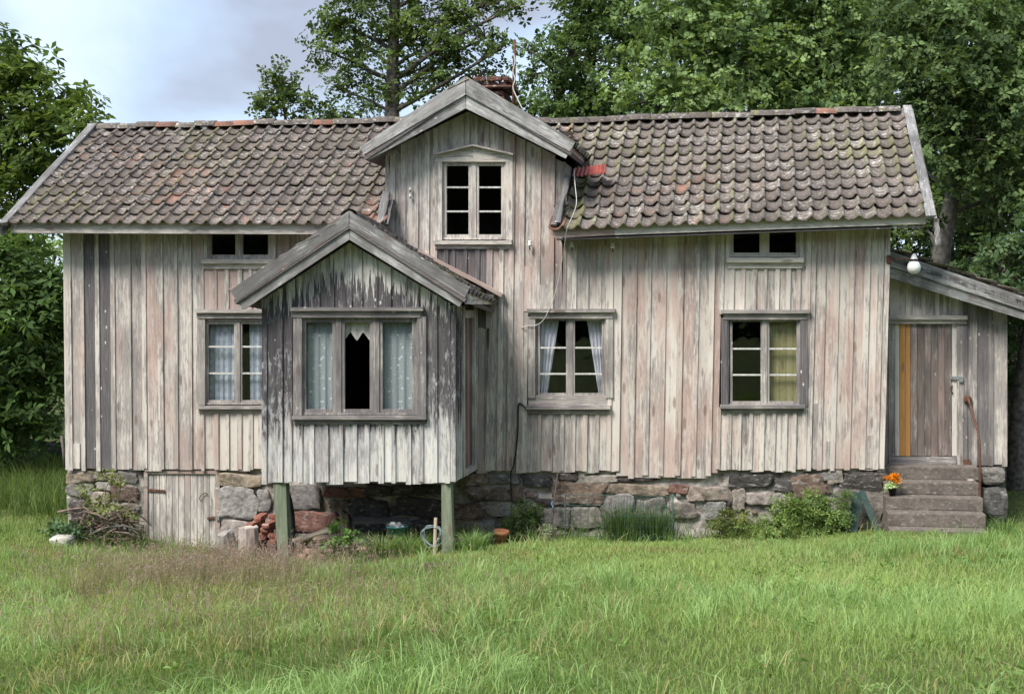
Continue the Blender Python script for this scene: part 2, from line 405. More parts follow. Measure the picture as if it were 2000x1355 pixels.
def glass():
    s = NT('old_window_glass'); v = s.coords()
    n1 = s.noise(v, sc=3.0, det=2)
    bn = s.n('ShaderNodeBump', {'Height': n1, 'Strength': .25, 'Distance': .02})
    fw = s.n('ShaderNodeLayerWeight', {'Blend': .5, 'Normal': bn.outputs[0]})
    fr = s.M('ADD', .042, s.M('MULTIPLY', s.M('POWER', fw.outputs['Facing'], 4.0), .7))
    gl = s.n('ShaderNodeBsdfGlossy', {'Color': rgba((.9, .95, 1)), 'Roughness': .03, 'Normal': bn.outputs[0]})
    tr = s.n('ShaderNodeBsdfTransparent', {'Color': rgba((.95, .965, .965))})
    mx = s.n('ShaderNodeMixShader', {0: fr, 1: tr.outputs[0], 2: gl.outputs[0]})
    s.t.links.new(mx.outputs[0], s.out.inputs[0]); return s.m
GLASS = glass()
def lace(name, col, fine, dense):
    s = NT(name); v = s.coords(0)
    df = s.n('ShaderNodeBsdfDiffuse', {'Color': rgba(col)}); tl = s.n('ShaderNodeBsdfTranslucent', {'Color': rgba(col)})
    cl = s.n('ShaderNodeMixShader', {0: .35, 1: df.outputs[0], 2: tl.outputs[0]})
    tr = s.n('ShaderNodeBsdfTransparent')
    if fine:
        w1 = s.vor(v, (1, .01, 1), sc=60, rnd=.15); w2 = s.vor(v, (1, .01, 1), sc=9, rnd=.2, off=(.5, 0, 1))
        a = s.M('ADD', s.step(w1.outputs[0], .50, .28), s.M('MULTIPLY', s.step(w2.outputs[0], .45, .2), .5))
    else:
        w1 = s.vor(v, (1, .01, 1), sc=7.5, rnd=.35); w2 = s.vor(v, (1, .01, 1), sc=24, rnd=.6)
        flower = s.M('MULTIPLY', s.step(w1.outputs[0], .34, .24), s.step(w2.outputs[0], .46, .30))
        a = s.M('ADD', flower, s.M('MULTIPLY', s.step(w2.outputs[0], .25, .18), .35))
    al = s.M('ADD', dense, s.M('MULTIPLY', a, .62), clamp=True)
    mx = s.n('ShaderNodeMixShader', {0: al, 1: tr.outputs[0], 2: cl.outputs[0]})
    s.t.links.new(mx.outputs[0], s.out.inputs[0]); return s.m
LACE1 = lace('lace_small', (.78, .84, .97), True, .46)
LACE2 = lace('lace_flowers', (.88, .95, 1.0), False, .56)
LACE3 = lace('lace_cream', (.88, .85, .78), True, .70)

def foliage(name, trans=.38, rough=.65, spec=.16):
    s = NT(name)
    at = s.n('ShaderNodeAttribute', attribute_name='col')
    b = s.n('ShaderNodeBsdfPrincipled', {'Base Color': at.outputs[0], 'Roughness': rough, 'Specular IOR Level': spec})
    tl = s.n('ShaderNodeBsdfTranslucent', {'Color': s.mix(1.0, at.outputs[0], (1.3, 1.25, .7), 'MULTIPLY')})
    mx = s.n('ShaderNodeMixShader', {0: trans, 1: b.outputs[0], 2: tl.outputs[0]})
    s.t.links.new(mx.outputs[0], s.out.inputs[0]); return s.m
LEAF = foliage('leaves'); GRASS = foliage('grass_blades', .42, .6, .2)

def ground_mat():
    s = NT('meadow_soil'); tc = s.n('ShaderNodeTexCoord'); v = tc.outputs['Object']
    n1 = s.noise(v, sc=1.1, det=5); n2 = s.noise(v, sc=9, det=5, rough=.7, off=(3, 3, 3)); n3 = s.noise(v, sc=45, det=3, off=(1, 7, 2))
    c = s.ramp(s.M('ADD', s.M('MULTIPLY', n1, .35), s.M('ADD', s.M('MULTIPLY', n2, .4), s.M('MULTIPLY', n3, .25))), (.36, (.06, .075, .028)), (.5, (.10, .125, .045)), (.62, (.17, .165, .07)))
    sp = s.n('ShaderNodeSeparateXYZ', {0: v})
    wood_ = s.M('MULTIPLY', s.step(s.M('ADD', sp.outputs[0], s.M('MULTIPLY', n1, 1.0)), 4.2, 5.2), s.step(sp.outputs[1], -.4, .8))
    c = s.mix(wood_, c, s.mix(n2, (.035, .026, .019), (.13, .09, .06)))
    return s.done(c, .97, s.M('ADD', n2, n3), .8, .04, .1)
GROUND = ground_mat()
# ---------------------------------------------------------------- ground
def build_ground():
    xs = np.concatenate([np.linspace(-200, -14, 14), np.linspace(-13.5, 8, 110), np.linspace(9, 200, 14)])
    ys = np.concatenate([np.linspace(-80, -19, 10), np.linspace(-18, 8, 120), np.linspace(9, 320, 18)])
    X, Y = np.meshgrid(xs, ys); Z = terr(X, Y)
    nx = len(xs)
    v = np.stack([X.ravel(), Y.ravel(), Z.ravel()], 1)
    f = [(j * nx + i, j * nx + i + 1, (j + 1) * nx + i + 1, (j + 1) * nx + i) for j in range(len(ys) - 1) for i in range(nx - 1)]
    me = from_py('ground', v, f); me.polygons.foreach_set('use_smooth', [True] * len(me.polygons))
    mesh_obj('ground', me, GROUND, kind='structure')
build_ground()

# ---------------------------------------------------------------- the house
house = empty('house', (-3.5, 1.0, -0.3), 'old weathered wooden cottage with tiled roof, gabled bay and lean-to', 'house')
def hp(name, me, mat, W=None, kind=None): return mesh_obj(name, me, mat, house, W, kind)

def xs_(x, y):
    """house timbers lean a little: nominal x (at the eaves) -> x at height y"""
    k = (y - 455.0) / 462.0
    return x + (5 + (x - 127) / (1735 - 127) * -18) * k

class Wall:
    """a boarded wall: backing panel part with a board and batten child for each piece"""
    def __init__(s, name, Y, mat, lean=True):
        s.Y, s.mat, s.lean = Y, mat, lean; s.bv = []; s.bf = []
        s.o = hp(name, bpy.data.meshes.new(name), WZ)
    def X(s, x, y): return xs_(x, y) if s.lean else x
    def run(s, seams, top, bot, col, batt=10, ends=(False, False), board='board', jit=3.0, bc=None):
        tf = top if callable(top) else (lambda x: top)
        bf = bot if callable(bot) else (lambda x: bot)
        for i in range(len(seams) - 1):
            a, b = seams[i], seams[i + 1]
            bb = (bf(a) + bf(b)) / 2 + U(-jit, jit)
            pts = [(s.X(a, tf(a)), tf(a)), (s.X(b, tf(b)), tf(b)), (s.X(b, bb), bb), (s.X(a, bb), bb)]
            c = col(i, a) if callable(col) else col
            dy = U(-.006, .002); tw = U(-.005, .005)
            q = [P(x, y, s.Y + dy + (tw if k in (0, 3) else -tw)) for k, (x, y) in enumerate(pts)]
            slab(board, q, .024, s.mat, s.o, c)
            k0 = len(s.bv)
            f4 = [P(x + (0.3 if k in (0, 3) else -.3), y - (2 if k > 1 else 0), s.Y + .034) for k, (x, y) in enumerate(pts)]
            f4 = [f4[3], f4[2], f4[1], f4[0]]
            s.bv += [tuple(p) for p in f4] + [tuple(p + Vector((0, .07, 0))) for p in f4]
            s.bf += [tuple(k0 + z for z in f) for f in BOXF]
        rr = range(len(seams)) if ends == (True, True) else range(1 if not ends[0] else 0, len(seams) - (0 if ends[1] else 1))
        for i in rr:
            x = seams[i] + U(-1, 1); w = batt / 2 + U(-.8, .6)
            bb = bf(x) + U(-jit, jit)
            t = tf(x)
            q = [P(s.X(x, t) - w, t + 1, s.Y - .021), P(s.X(x, t) + w, t + 1, s.Y - .021), P(s.X(x, bb) + w, bb, s.Y - .021 + U(-.004, .004)), P(s.X(x, bb) - w, bb, s.Y - .021)]
            c = bc(i, x) if bc else (col(i, x) if callable(col) else col)
            slab('batten', q, .02, s.mat, s.o, c)
    def close(s):
        s.o.data.from_pydata(s.bv, [], s.bf); s.o.data.update()

def tone(r, g, b, var=.14):
    return lambda i, x: (min(1, max(0, r + U(-var, var))), min(1, max(0, g + U(-var, var))), min(1, max(0, b + U(-var, var))), 1)

mw = Wall('wall', 0.0, WZ)
def left_tone(i, x):
    if 150 < x < 200: return (.9, .25, .25, 1)
    if x < 150: return (.35, .35, .40, 1)
    if x < 260: return (.40 + U(-.1, .1), .45, .42, 1)
    return (.26 + U(-.1, .1), .56 + U(-.15, .15), .55 + U(-.1, .1), 1)
mw.run([127, 134, 158, 188, 218, 251, 280, 313, 343, 370, 394], 428, 917, left_tone, 7.5, (True, True), bc=tone(.34, .42, .5))
z2 = [394, 420, 443, 467, 488, 509, 532]
mw.run(z2, 512, 612, tone(.22, .62, .45), 8)
mw.run(z2, 800, 917, tone(.16, .38, .72), 8)
mw.run([532, 560, 590, 600], 428, 917, tone(.2, .5, .5), 9, (True, False))
mw.run([600, 630, 660, 690, 725, 757], 428, 520, tone(.3, .4, .5), 9, (True, False))
# the tall gabled wall above the door line
AP = (912, 214)
def gab(x):
    return AP[1] + 4 + abs(x - AP[0]) * (0.497 if x < AP[0] else 0.50)
gtone = tone(.38, .28, .50)
mw.run([757, 766, 787, 811, 833, 850], gab, 590, gtone, 11, (True, True))
mw.run([850, 877, 900, 912, 928, 950, 975, 998], gab, 305, tone(.25, .2, .66), 7)
mw.run([850, 871, 886, 908, 932, 956], 478, 640, tone(.95, .15, .3), 8)
mw.run([956, 980, 998], 478, 921, tone(.35, .65, .45), 10, (True, False))
mw.run([934, 956], 640, 921, tone(.4, .7, .35), 9, (True, True))
mw.run([998, 1019], gab, 921, lambda i, x: (.35, .66, .42, 1), 11, (True, True))
mw.run([1019, 1033], 592, 921, lambda i, x: (.28, .5, .6, 1), 9)
mw.run([1019, 1049, 1078], gab, 612, lambda i, x: ((.30, .55, .55, 1), (.36, .62, .45, 1))[min(i, 1)], 11, (False, True))
mw.run([1078, 1102], lambda x: gab(x) + 6, 612, tone(.45, .45, .42), 9, (False, True))
# right of the gable
z5 = [1033, 1057, 1080, 1102, 1124, 1147, 1172, 1196]
mw.run([1102, 1124, 1147, 1172, 1196], 440, 612, tone(.36, .42, .55), 9, (True, False))
mw.run(z5, 796, 921, tone(.36, .42, .50), 8)
jag = {1211: 930, 1239: 933, 1267: 931, 1299: 929, 1332: 932, 1364: 929}
mw.run([1196, 1211], 440, 922, tone(.1, .35, .85), 9, (True, True))
mw.run([1211, 1239, 1267, 1299, 1332, 1364, 1392], 436, lambda x: 931, tone(.16, .66, .62), 11, (False, True), jit=4)
mw.run([1392, 1411], 434, 924, lambda i, x: (.25, .95, .45, 1), 9)
mw.run([1411, 1425], 434, 612, tone(.2, .45, .65), 8, (True, False))
z8 = [1411, 1432, 1453, 1475, 1497, 1520, 1543, 1562, 1580]
mw.run(z8, 510, 612, tone(.18, .45, .70), 8)
mw.run(z8, 795, 919, tone(.32, .52, .66), 8, (True, False))
mw.run([1562, 1580], 430, 520, tone(.15, .35, .7), 8)
def right_tone(i, x): return ((.18, .60, .68, 1), (.2, .55, .6, 1), (.24, .68, .62, 1), (.2, .5, .72, 1), (.2, .62, .66, 1), (.22, .4, .7, 1), (.2, .4, .6, 1))[min(i, 6)]
mw.run([1580, 1590, 1612, 1637, 1667, 1696, 1722, 1735], 428, 917, right_tone, 10, (True, True))
mw.close()
# short boards let in where the old ones rotted
for (x0, y0, x1, y1, c) in ((1588, 788, 1604, 916, (.55, .2, .4, 1)), (1022, 520, 1046, 608, (.3, .75, .5, 1)), (1052, 556, 1076, 606, (.45, .5, .4, 1)), (1612, 862, 1632, 915, (.6, .1, .6, 1)), (138, 866, 156, 915, (.3, .3, .6, 1)), (1690, 850, 1716, 914, (.35, .4, .6, 1))):
    pslab('patch_board', x0, y0, x1, y1, -.014, .008, WZ, mw.o, c)

# ---- stone foundation
def found_strip(x0, x1, Y, yt=905, nx=40):
    bm = bmesh.new(); xs = np.linspace(x0, x1, nx); rows = 14; g = []
    for j in range(rows):
        r = []
        for x in xs:
            a = P(x, yt, Y); zb = float(terr(a.x, Y)) - .25
            z = a.z + (zb - a.z) * j / (rows - 1)
            n = mnoise.noise(Vector((a.x * 4, z * 5, 1))) * .035 + mnoise.noise(Vector((a.x * 11, z * 12, 4))) * .018
            r.append(bm.verts.new((a.x, Y + n, z)))
        g.append(r)
    for j in range(rows - 1):
        for i in range(nx - 1): bm.faces.new((g[j + 1][i], g[j + 1][i + 1], g[j][i + 1], g[j][i]))
    return hp('foundation', bm_mesh('foundation', bm), MORTAR)
FND = [found_strip(131, 283, .06, 907, 30), found_strip(422, 600, .06, 907, 34), found_strip(600, 936, .10, 900, 60), found_strip(936, 1726, .06, 907, 130), found_strip(1700, 1963, .56, 900, 34)]
def fnd_at(x): return FND[0] if x < 283 else FND[1] if x < 598 else FND[2] if x < 900 else FND[3] if x < 1728 else FND[4]
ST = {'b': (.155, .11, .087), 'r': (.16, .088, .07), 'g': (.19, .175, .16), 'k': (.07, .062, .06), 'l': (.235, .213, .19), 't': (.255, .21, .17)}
stones = [  # x0,y0,x1,y1,tone
 (134, 921, 186, 943, 't'), (136, 944, 184, 970, 'g'), (138, 976, 172, 1024, 'k'), (140, 1026, 200, 1062, 'k'), (188, 921, 222, 936, 'l'), (222, 920, 268, 942, 'g'), (190, 940, 218, 956, 'l'),
 (222, 950, 266, 976, 'b'), (218, 980, 268, 1016, 'l'), (176, 960, 214, 985, 'l'), (176, 990, 214, 1020, 'g'), (205, 1022, 275, 1070, 'l'),
 (431, 924, 514, 951, 't'), (428, 955, 500, 1014, 'l'), (504, 956, 528, 998, 'l'), (430, 1018, 488, 1060, 'l'), (516, 924, 540, 944, 'l'),
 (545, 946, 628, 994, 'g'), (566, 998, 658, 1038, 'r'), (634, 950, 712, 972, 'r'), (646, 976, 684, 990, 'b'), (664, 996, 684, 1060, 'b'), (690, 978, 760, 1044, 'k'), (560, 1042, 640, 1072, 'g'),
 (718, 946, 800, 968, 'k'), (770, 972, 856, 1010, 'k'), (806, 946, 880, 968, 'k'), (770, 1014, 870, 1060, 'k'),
 (908, 924, 954, 946, 'b'), (920, 950, 996, 978, 'b'), (998, 950, 1022, 978, 'b'), (888, 984, 950, 1012, 'b'), (952, 986, 984, 1010, 't'), (960, 926, 1012, 944, 'g'), (1024, 928, 1076, 948, 'k'),
 (1026, 958, 1050, 972, 'b'), (1090, 922, 1128, 937, 'k'), (1086, 941, 1174, 985, 'b'), (1052, 974, 1112, 986, 'k'), (1048, 990, 1110, 1032, 'g'), (1118, 990, 1172, 1030, 'g'), (1128, 926, 1206, 943, 'l'),
 (1178, 943, 1300, 966, 't'), (1212, 931, 1282, 938, 'k'), (1178, 968, 1236, 1030, 'g'), (1240, 970, 1298, 1030, 'g'), (1304, 946, 1340, 962, 'r'), (1344, 950, 1372, 976, 't'), (1360, 950, 1426, 976, 't'), (1310, 980, 1360, 1012, 'l'),
 (1424, 926, 1500, 951, 'k'), (1510, 936, 1545, 960, 'k'), (1546, 928, 1610, 974, 'b'), (1612, 946, 1624, 962, 'b'), (1620, 916, 1646, 942, 't'), (1604, 922, 1642, 938, 'l'), (1648, 920, 1722, 954, 'k'),
 (1634, 952, 1724, 1030, 'g'), (1460, 960, 1506, 984, 'l'), (1430, 956, 1458, 1000, 'l'), (1376, 980, 1420, 1016, 'g'), (1510, 964, 1548, 1010, 'g'), (1560, 980, 1624, 1030, 'l')]
for k, (x0, y0, x1, y1, t) in enumerate(stones):
    Y = .05 if not 600 < x0 < 900 else .09
    a, b = P(x0, y0, Y), P(x1, y1, Y)
    me = rock_mesh('stone', (b.x - a.x) * .55, .046, (a.z - b.z) * .53, 5, .17, k + 1, rng.choice([5, 7, 10]), .34)
    o = mesh_obj('stone', me, STONE, fnd_at(x0), Matrix.Translation(((a.x + b.x) / 2, Y, (a.z + b.z) / 2)) @ Euler((U(-.05, .05), U(-.07, .07), U(-.06, .06))).to_matrix().to_4x4())
    c = ST[t]; q = U(.8, 1.2); o.color = (c[0] * q * U(.93, 1.07), c[1] * q, c[2] * q * U(.93, 1.07), 1)
for k, (x0, y0, x1, y1, t) in enumerate(((1916, 914, 1961, 946, 'g'), (1918, 949, 1964, 1012, 'k'))):
    a, b = P(x0, y0, .4), P(x1, y1, .4)
    me = rock_mesh('stone', (b.x - a.x) * .52, .22, (a.z - b.z) * .52, 4, .10, k + 91, 7)
    o = mesh_obj('stone', me, STONE, FND[4], Matrix.Translation(((a.x + b.x) / 2, .5, (a.z + b.z) / 2))); o.color = (*ST[t], 1) if t == 'g' else (.11, .105, .10, 1)

# small packing stones in the mortar
for k in range(60):
    x, y = U(900, 1715), U(924, 1015)
    if any(s[0] - 4 < x < s[2] + 4 and s[1] - 4 < y < s[3] + 4 for s in stones): continue
    p = P(x, y, .05); r = U(.022, .05)
    o = mesh_obj('stone', rock_mesh('stone', r * U(.8, 1.6), .05, r, 1, .2, k + 200, 3), STONE, fnd_at(x), Matrix.Translation(p)); o.color = (*ST[rng.choice('bglkl')], 1)

# ---- cellar door
cel = hp('cellar_door', bpy.data.meshes.new('cellar_door'), WX)
cv, cf = [], []
def addbox(q, d):
    k0 = len(cv); q = [q[3], q[2], q[1], q[0]]
    cv.extend([tuple(p) for p in q] + [tuple(p + Vector((0, d, 0))) for p in q]); cf.extend([tuple(k0 + z for z in f) for f in BOXF])
for x0, y0, x1, y1 in ((281, 918, 429, 925), (281, 925, 288, 1100), (421, 925, 429, 1100)):
    addbox([P(x0, y0, .02), P(x1, y0, .02), P(x1, y1, .02), P(x0, y1, .02)], .12)
cel.data.from_pydata(cv, [], cf); cel.data.update(); cel.color = (.35, .75, .3, 1)
ss = np.linspace(288, 421, 12)
for i in range(11):
    pslab('plank', ss[i] + .5, 926 + U(-1, 1), ss[i + 1] - .5, 1100, .045 + U(-.004, .004), .03, WZ, cel, (.28 + U(-.1, .1), .18, .52 + U(-.12, .12), 1))
for y in (956, 1076):
    beam('hinge', P(283, y, .03), P(322, y + 3, .03), .035, .012, RUST, cel, (0, -1, 0))
beam('hasp', P(405, 1012, .03), P(424, 1010, .03), .03, .012, RUST, cel, (0, -1, 0))
pslab('padlock', 422, 1007, 428, 1016, .0, .03, IRON, cel)
tube('latch_ring', smooth_pts([P(392, 979, .03), P(390, 972, .02), P(395, 965, .02), P(402, 962, .02), P(405, 966, .03)]), .006, RUST, cel)

# ---- windows
def ring(name, x0, y0, x1, y1, wl, wt, wr, wb, Y, d, mat, parent, col):
    v, f = [], []
    def ab(a, b, c, e):
        k0 = len(v); q = [P(a, e, Y), P(c, e, Y), P(c, b, Y), P(a, b, Y)]
        v.extend([tuple(p) for p in q] + [tuple(p + Vector((0, d, 0))) for p in q]); f.extend([tuple(k0 + z for z in g) for g in BOXF])
    ab(x0, y0, x0 + wl, y1); ab(x1 - wr, y0, x1, y1); ab(x0 + wl, y0, x1 - wr, y0 + wt); ab(x0 + wl, y1 - wb, x1 - wr, y1)
    o3 = P((x0 + x1) / 2, y1, Y)
    me = from_py(name, [Vector(p) - o3 for p in v], f)
    o = mesh_obj(name, me, mat, parent, Matrix.Translation(o3)); o.color = col; return o
def window(Y, x0, y0, x1, y1, cols, munt, cas, sill=None, head=None, col=(.4, .1, .6, 1), casc=None, sw=4.5, nopane=(), fr=4, label=None, sashc=None):
    """opening x0..x1,y0..y1; cols: list of (xa,xb) sashes; munt: heights of glazing bars; cas: casing widths l,t,r,b"""
    casc = casc or col; sashc = sashc or col
    w = ring('window', x0, y0, x1, y1, fr, fr, fr, fr, Y + .0, .10, WZ, house, col)
    if label: w['label'] = label
    l, t, r, b = cas
    if l: pslab('casing', x0 - l, y0 - t * .3, x0 + 1, y1 + 1, Y - .034, .034, WZ, w, casc)
    if r: pslab('casing', x1 - 1, y0 - t * .3, x1 + r, y1 + 1, Y - .034, .034, WZ, w, casc)
    if head:
        a, c, d_, e_ = head
        pslab('head_casing', a + 5, c + 6, d_ - 5, e_, Y - .042, .05, WX, w, col)
        pslab('drip_board', a, c, d_, c + 7, Y - .085, .08, WX, w, col)
    if sill:
        a, c, d_, e_ = sill
        pslab('sill', a, c, d_, c + (e_ - c) * .45, Y - .085, .10, WX, w, col)
        pslab('apron', a + 3, c + (e_ - c) * .45, d_ - 3, e_, Y - .036, .036, WX, w, col)
    for k, (xa, xb) in enumerate(cols):
        s_ = ring('sash', xa, y0 + fr, xb, y1 - fr, sw, sw, sw, sw, Y + .018, .04, WZ, w, sashc)
        ys = [y0 + fr + sw] + list(munt) + [y1 - fr - sw]
        for m in munt:
            pslab('muntin', xa + sw - .5, m - 1.6, xb - sw + .5, m + 1.6, Y + .024, .026, PUTTY, w)
        for j in range(len(ys) - 1):
            if (k, j) in nopane: continue
            pslab('pane', xa + sw - 1, ys[j] - 1, xb - sw + 1, ys[j + 1] + 1, Y + .042, .003, GLASS, w)
        if k < len(cols) - 1:
            pslab('mullion', xb - .5, y0 + fr, cols[k + 1][0] + .5, y1 - fr, Y + .004, .07, WZ, w, sashc)
    return w
cg = (.45, .1, .55, 1)
w1 = window(0, 404, 440, 532, 506, [(408, 464), (469, 528)], [], (6, 0, 6, 0), (393, 506, 535, 525), None, (.3, .15, .6, 1), label='low attic window under the left eaves')
w2 = window(0, 399, 624, 540, 790, [(402, 462), (468, 528)], [677, 729], (14, 0, 12, 0), (384, 793, 552, 806), (379, 604, 550, 622), (.52, .15, .40, 1), label='window with small patterned lace, left of the bay')
w4 = window(0, 862, 314, 989, 468, [(866, 921), (929, 985)], [366, 413], (13, 0, 12, 0), (846, 470, 999, 486), None, (.42, .05, .58, 1), sw=6, label='six-pane window in the tall upper gable')
qslab('head_casing', [(850, 304), (924, 286), (924, 316), (850, 316)], -.036, .036, WX, w4, (.25, .1, .6, 1)); qslab('head_casing', [(924, 286), (1001, 304), (1001, 316), (924, 316)], -.036, .036, WX, w4, (.25, .1, .6, 1))
for a, b in (((849, 302), (924, 284)), ((924, 284), (1003, 302))): beam('drip_board', P(a[0], a[1], -.06), P(b[0], b[1], -.06), .09, .022, WX, w4, (0, 0, 1), (.35, .2, .5, 1))
w5 = window(0, 1044, 618, 1184, 776, [(1050, 1110), (1118, 1180)], [679, 730], (13, 0, 13, 0), (1027, 792, 1192, 808), (1029, 603, 1201, 622), (.58, .12, .36, 1), (.52, .12, .45, 1), label='window with mauve curtains, next to the bay')
pslab('bottom_board', 1032, 772, 1196, 793, -.012, .05, WX, w5, (.55, .2, .35, 1))
w6 = window(0, 1420, 620, 1564, 792, [(1426, 1490), (1498, 1560)], [681, 732], (12, 0, 14, 0), (1406, 791, 1573, 806), (1408, 605, 1582, 624), (.58, .1, .38, 1), (.85, .1, .3, 1), label='right window with a yellow board behind its right half')
w7 = window(0, 1424, 436, 1563, 502, [(1428, 1488), (1498, 1559)], [], (6, 0, 6, 0), (1419, 503, 1570, 524), None, (.2, .1, .75, 1), label='low attic window under the right eaves')

# ---- bay
BY = -1.5
bw = Wall('bay_wall', BY, WBAY, False)
def bgab(x): return 474 + abs(x - 683) * (.655 if x < 683 else .605)
bcol = lambda i, x: ((.72 if x < 555 else .5 + U(-.13, .13)), .12, .62 + U(-.12, .12), 1)
bw.run([516, 548, 566, 586], bgab, 943, bcol, 9, (True, False))
bw.run([586, 597, 620, 649, 683, 704, 733, 760, 789, 814], bgab, 605, bcol, 8, (True, True))
bw.run([586, 609, 638, 665, 692, 717, 744, 769, 797, 822], 820, 943, lambda i, x: (.60 + U(-.14, .14), .06, .52 + U(-.12, .12), 1), 9, (True, True))
bw.run([814, 822], bgab, 625, bcol, 6)
bw.run([822, 849, 874, 884], bgab, 943, bcol, 9, (False, True))
bw.close()
w3 = window(BY, 588, 618, 816, 810, [(590, 656), (666, 729), (740, 812)], [], (16, 0, 16, 0), (570, 812, 832, 828), (566, 600, 826, 620), (.66, .05, .45, 1), sw=7, nopane=((1, 0),), label='three-part bay window with lace curtains')
# bay side walls, boards running along y
pr = P(884, 700, BY); pl = P(516, 700, BY); zb_bay = P(884, 942, BY).z; zt_bay = P(884, 596, BY).z
def side_wall(name, X, sgn):
    w = hp(name, from_py(name, [(X - sgn * .035, BY + .03, zb_bay), (X - sgn * .035, 0, zb_bay), (X - sgn * .035, 0, zt_bay), (X - sgn * .035, BY + .03, zt_bay), (X - sgn * .08, BY + .03, zb_bay), (X - sgn * .08, 0, zb_bay), (X - sgn * .08, 0, zt_bay), (X - sgn * .08, BY + .03, zt_bay)], BOXF), WZ)
    def b(nm, y0, y1, z0, z1, out, th, mat, c):
        xa, xb = sorted((X + sgn * out, X + sgn * (out - th))); mx, my = (xa + xb) / 2, (y0 + y1) / 2
        v = [(xa - mx, y0 - my, 0), (xb - mx, y0 - my, 0), (xb - mx, y0 - my, z1 - z0), (xa - mx, y0 - my, z1 - z0), (xa - mx, y1 - my, 0), (xb - mx, y1 - my, 0), (xb - mx, y1 - my, z1 - z0), (xa - mx, y1 - my, z1 - z0)]
        o = mesh_obj(nm, from_py(nm, v, BOXF), mat, w, Matrix.Translation((mx, my, z0))); o.color = c
    n = 4
    for i in range(n):
        y0 = BY + .02 + i * .13
        b('board', y0, y0 + .128, zb_bay + U(-.01, .01), zt_bay, .0, .03, WBAY, (.42 + U(-.1, .1), .08, .62, 1)); b('batten', y0 - .02, y0 + .025, zb_bay, zt_bay, .02, .02, WBAY, (.5 + U(-.1, .1), .08, .62, 1))
    # tall boarded-up opening: red-brown planks in a frame
    b('frame', -.98, -.90, zb_bay, zt_bay - .02, .025, .05, WZ, (.5, .1, .5, 1)); b('frame', -.30, -.22, zb_bay, zt_bay - .02, .025, .05, WZ, (.4, .1, .55, 1))
    b('lintel', -.90, -.30, zt_bay - .16, zt_bay - .06, .03, .05, WX, (.5, .1, .5, 1)); b('bottom_rail', -.90, -.30, zb_bay, zb_bay + .08, .03, .05, WX, (.5, .1, .5, 1))
    for i in range(4):
        b('plank', -.89 + i * .147, -.89 + (i + 1) * .147 - .012, zb_bay + .08, zt_bay - .16, -.012 + U(-.006, .006), .02, WDOOR, (.35 + .3 * (i % 2), .75, .35, 1))
    b('board', -.22, -.11, zb_bay, zt_bay, .0, .03, WZ, (.35, .3, .5, 1)); b('board', -.11, .0, zb_bay, zt_bay, .0, .03, WZ, (.7, .2, .3, 1)); b('batten', -.13, -.08, zb_bay, zt_bay, .02, .02, WZ, (.45, .3, .5, 1))
side_wall('bay_side_wall', pr.x, 1); side_wall('bay_side_wall', pl.x, -1)
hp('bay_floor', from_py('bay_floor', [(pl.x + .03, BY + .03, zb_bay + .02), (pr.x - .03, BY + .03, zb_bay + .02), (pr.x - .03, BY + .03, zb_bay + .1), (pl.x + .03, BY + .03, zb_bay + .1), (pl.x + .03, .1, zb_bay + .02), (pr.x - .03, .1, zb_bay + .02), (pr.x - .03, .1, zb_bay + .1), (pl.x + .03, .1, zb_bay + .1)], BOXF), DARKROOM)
for (x0, x1, y1) in ((533, 563, 1100), (862, 885, 1090)):
    a, b = P(x0 + 4, 938, BY + .02), P(x1, y1, BY + .02); xm = (a.x + b.x) / 2; zg = float(terr(xm, BY)) - .1
    q = [P(x0, 941, BY + .02), P(x1 - 5, 941, BY + .02), Vector((P(x1, y1, BY).x, BY + .02, zg)), Vector((P(x0 + 10 if x0 < 600 else x0, y1, BY).x, BY + .02, zg))]
    slab('post', q, .13, WGREEN, house, (.35, .3, .35, 1))

# ---- barge boards
def barge(apex, mid, low, ftop, fmid, flow, Y, nm='barge_board'):
    ca = (.60 + U(-.08, .08), .03, .48, 1)
    for pts, dy, c in (([apex, ftop, fmid, mid], 0.0, ca), ([mid, fmid, flow, low], .03, (.58 + U(-.08, .08), .03, .52, 1))):
        q = [P(x, y, Y + dy) for x, y in pts]                    # ridge end first
        o3 = q[0]; d = (q[1] - q[0]).normalized(); W = frame_m(o3, d, (0, -1, 0)); Wi = W.inverted()
        f = [Wi @ p for p in q]; b = [Wi @ (p + Vector((0, .032, 0))) for p in q]
        o = mesh_obj(nm, from_py(nm, f + b, [(0, 1, 2, 3), (7, 6, 5, 4), (0, 4, 5, 1), (1, 5, 6, 2), (2, 6, 7, 3), (3, 7, 4, 0)]), WBARGE, house, W); o.color = c
        bm = bmesh.new(); bm.from_mesh(o.data); bmesh.ops.recalc_face_normals(bm, faces=bm.faces); bm.to_mesh(o.data); bm.free()
DY = -.40
barge((909, 149), (909, 185), (909.5, 212), (702, 288), (711, 302), (719, 313), DY)
barge((910.5, 149), (910.5, 185), (910, 212), (1124, 277), (1113, 296), (1104.5, 309.6), DY)
BGY = BY - .28
barge((681, 411.6), (681, 441), (681.5, 468), (448, 567), (463, 588), (476, 605), BGY)
barge((682.5, 411.6), (682.5, 441), (682, 468), (917, 563), (908, 581), (897, 599), BGY)
LY = .5
barge((1737, 490), (1730, 517), (1728, 540), (2075, 605), (2072, 630), (2070, 646), LY - .3)

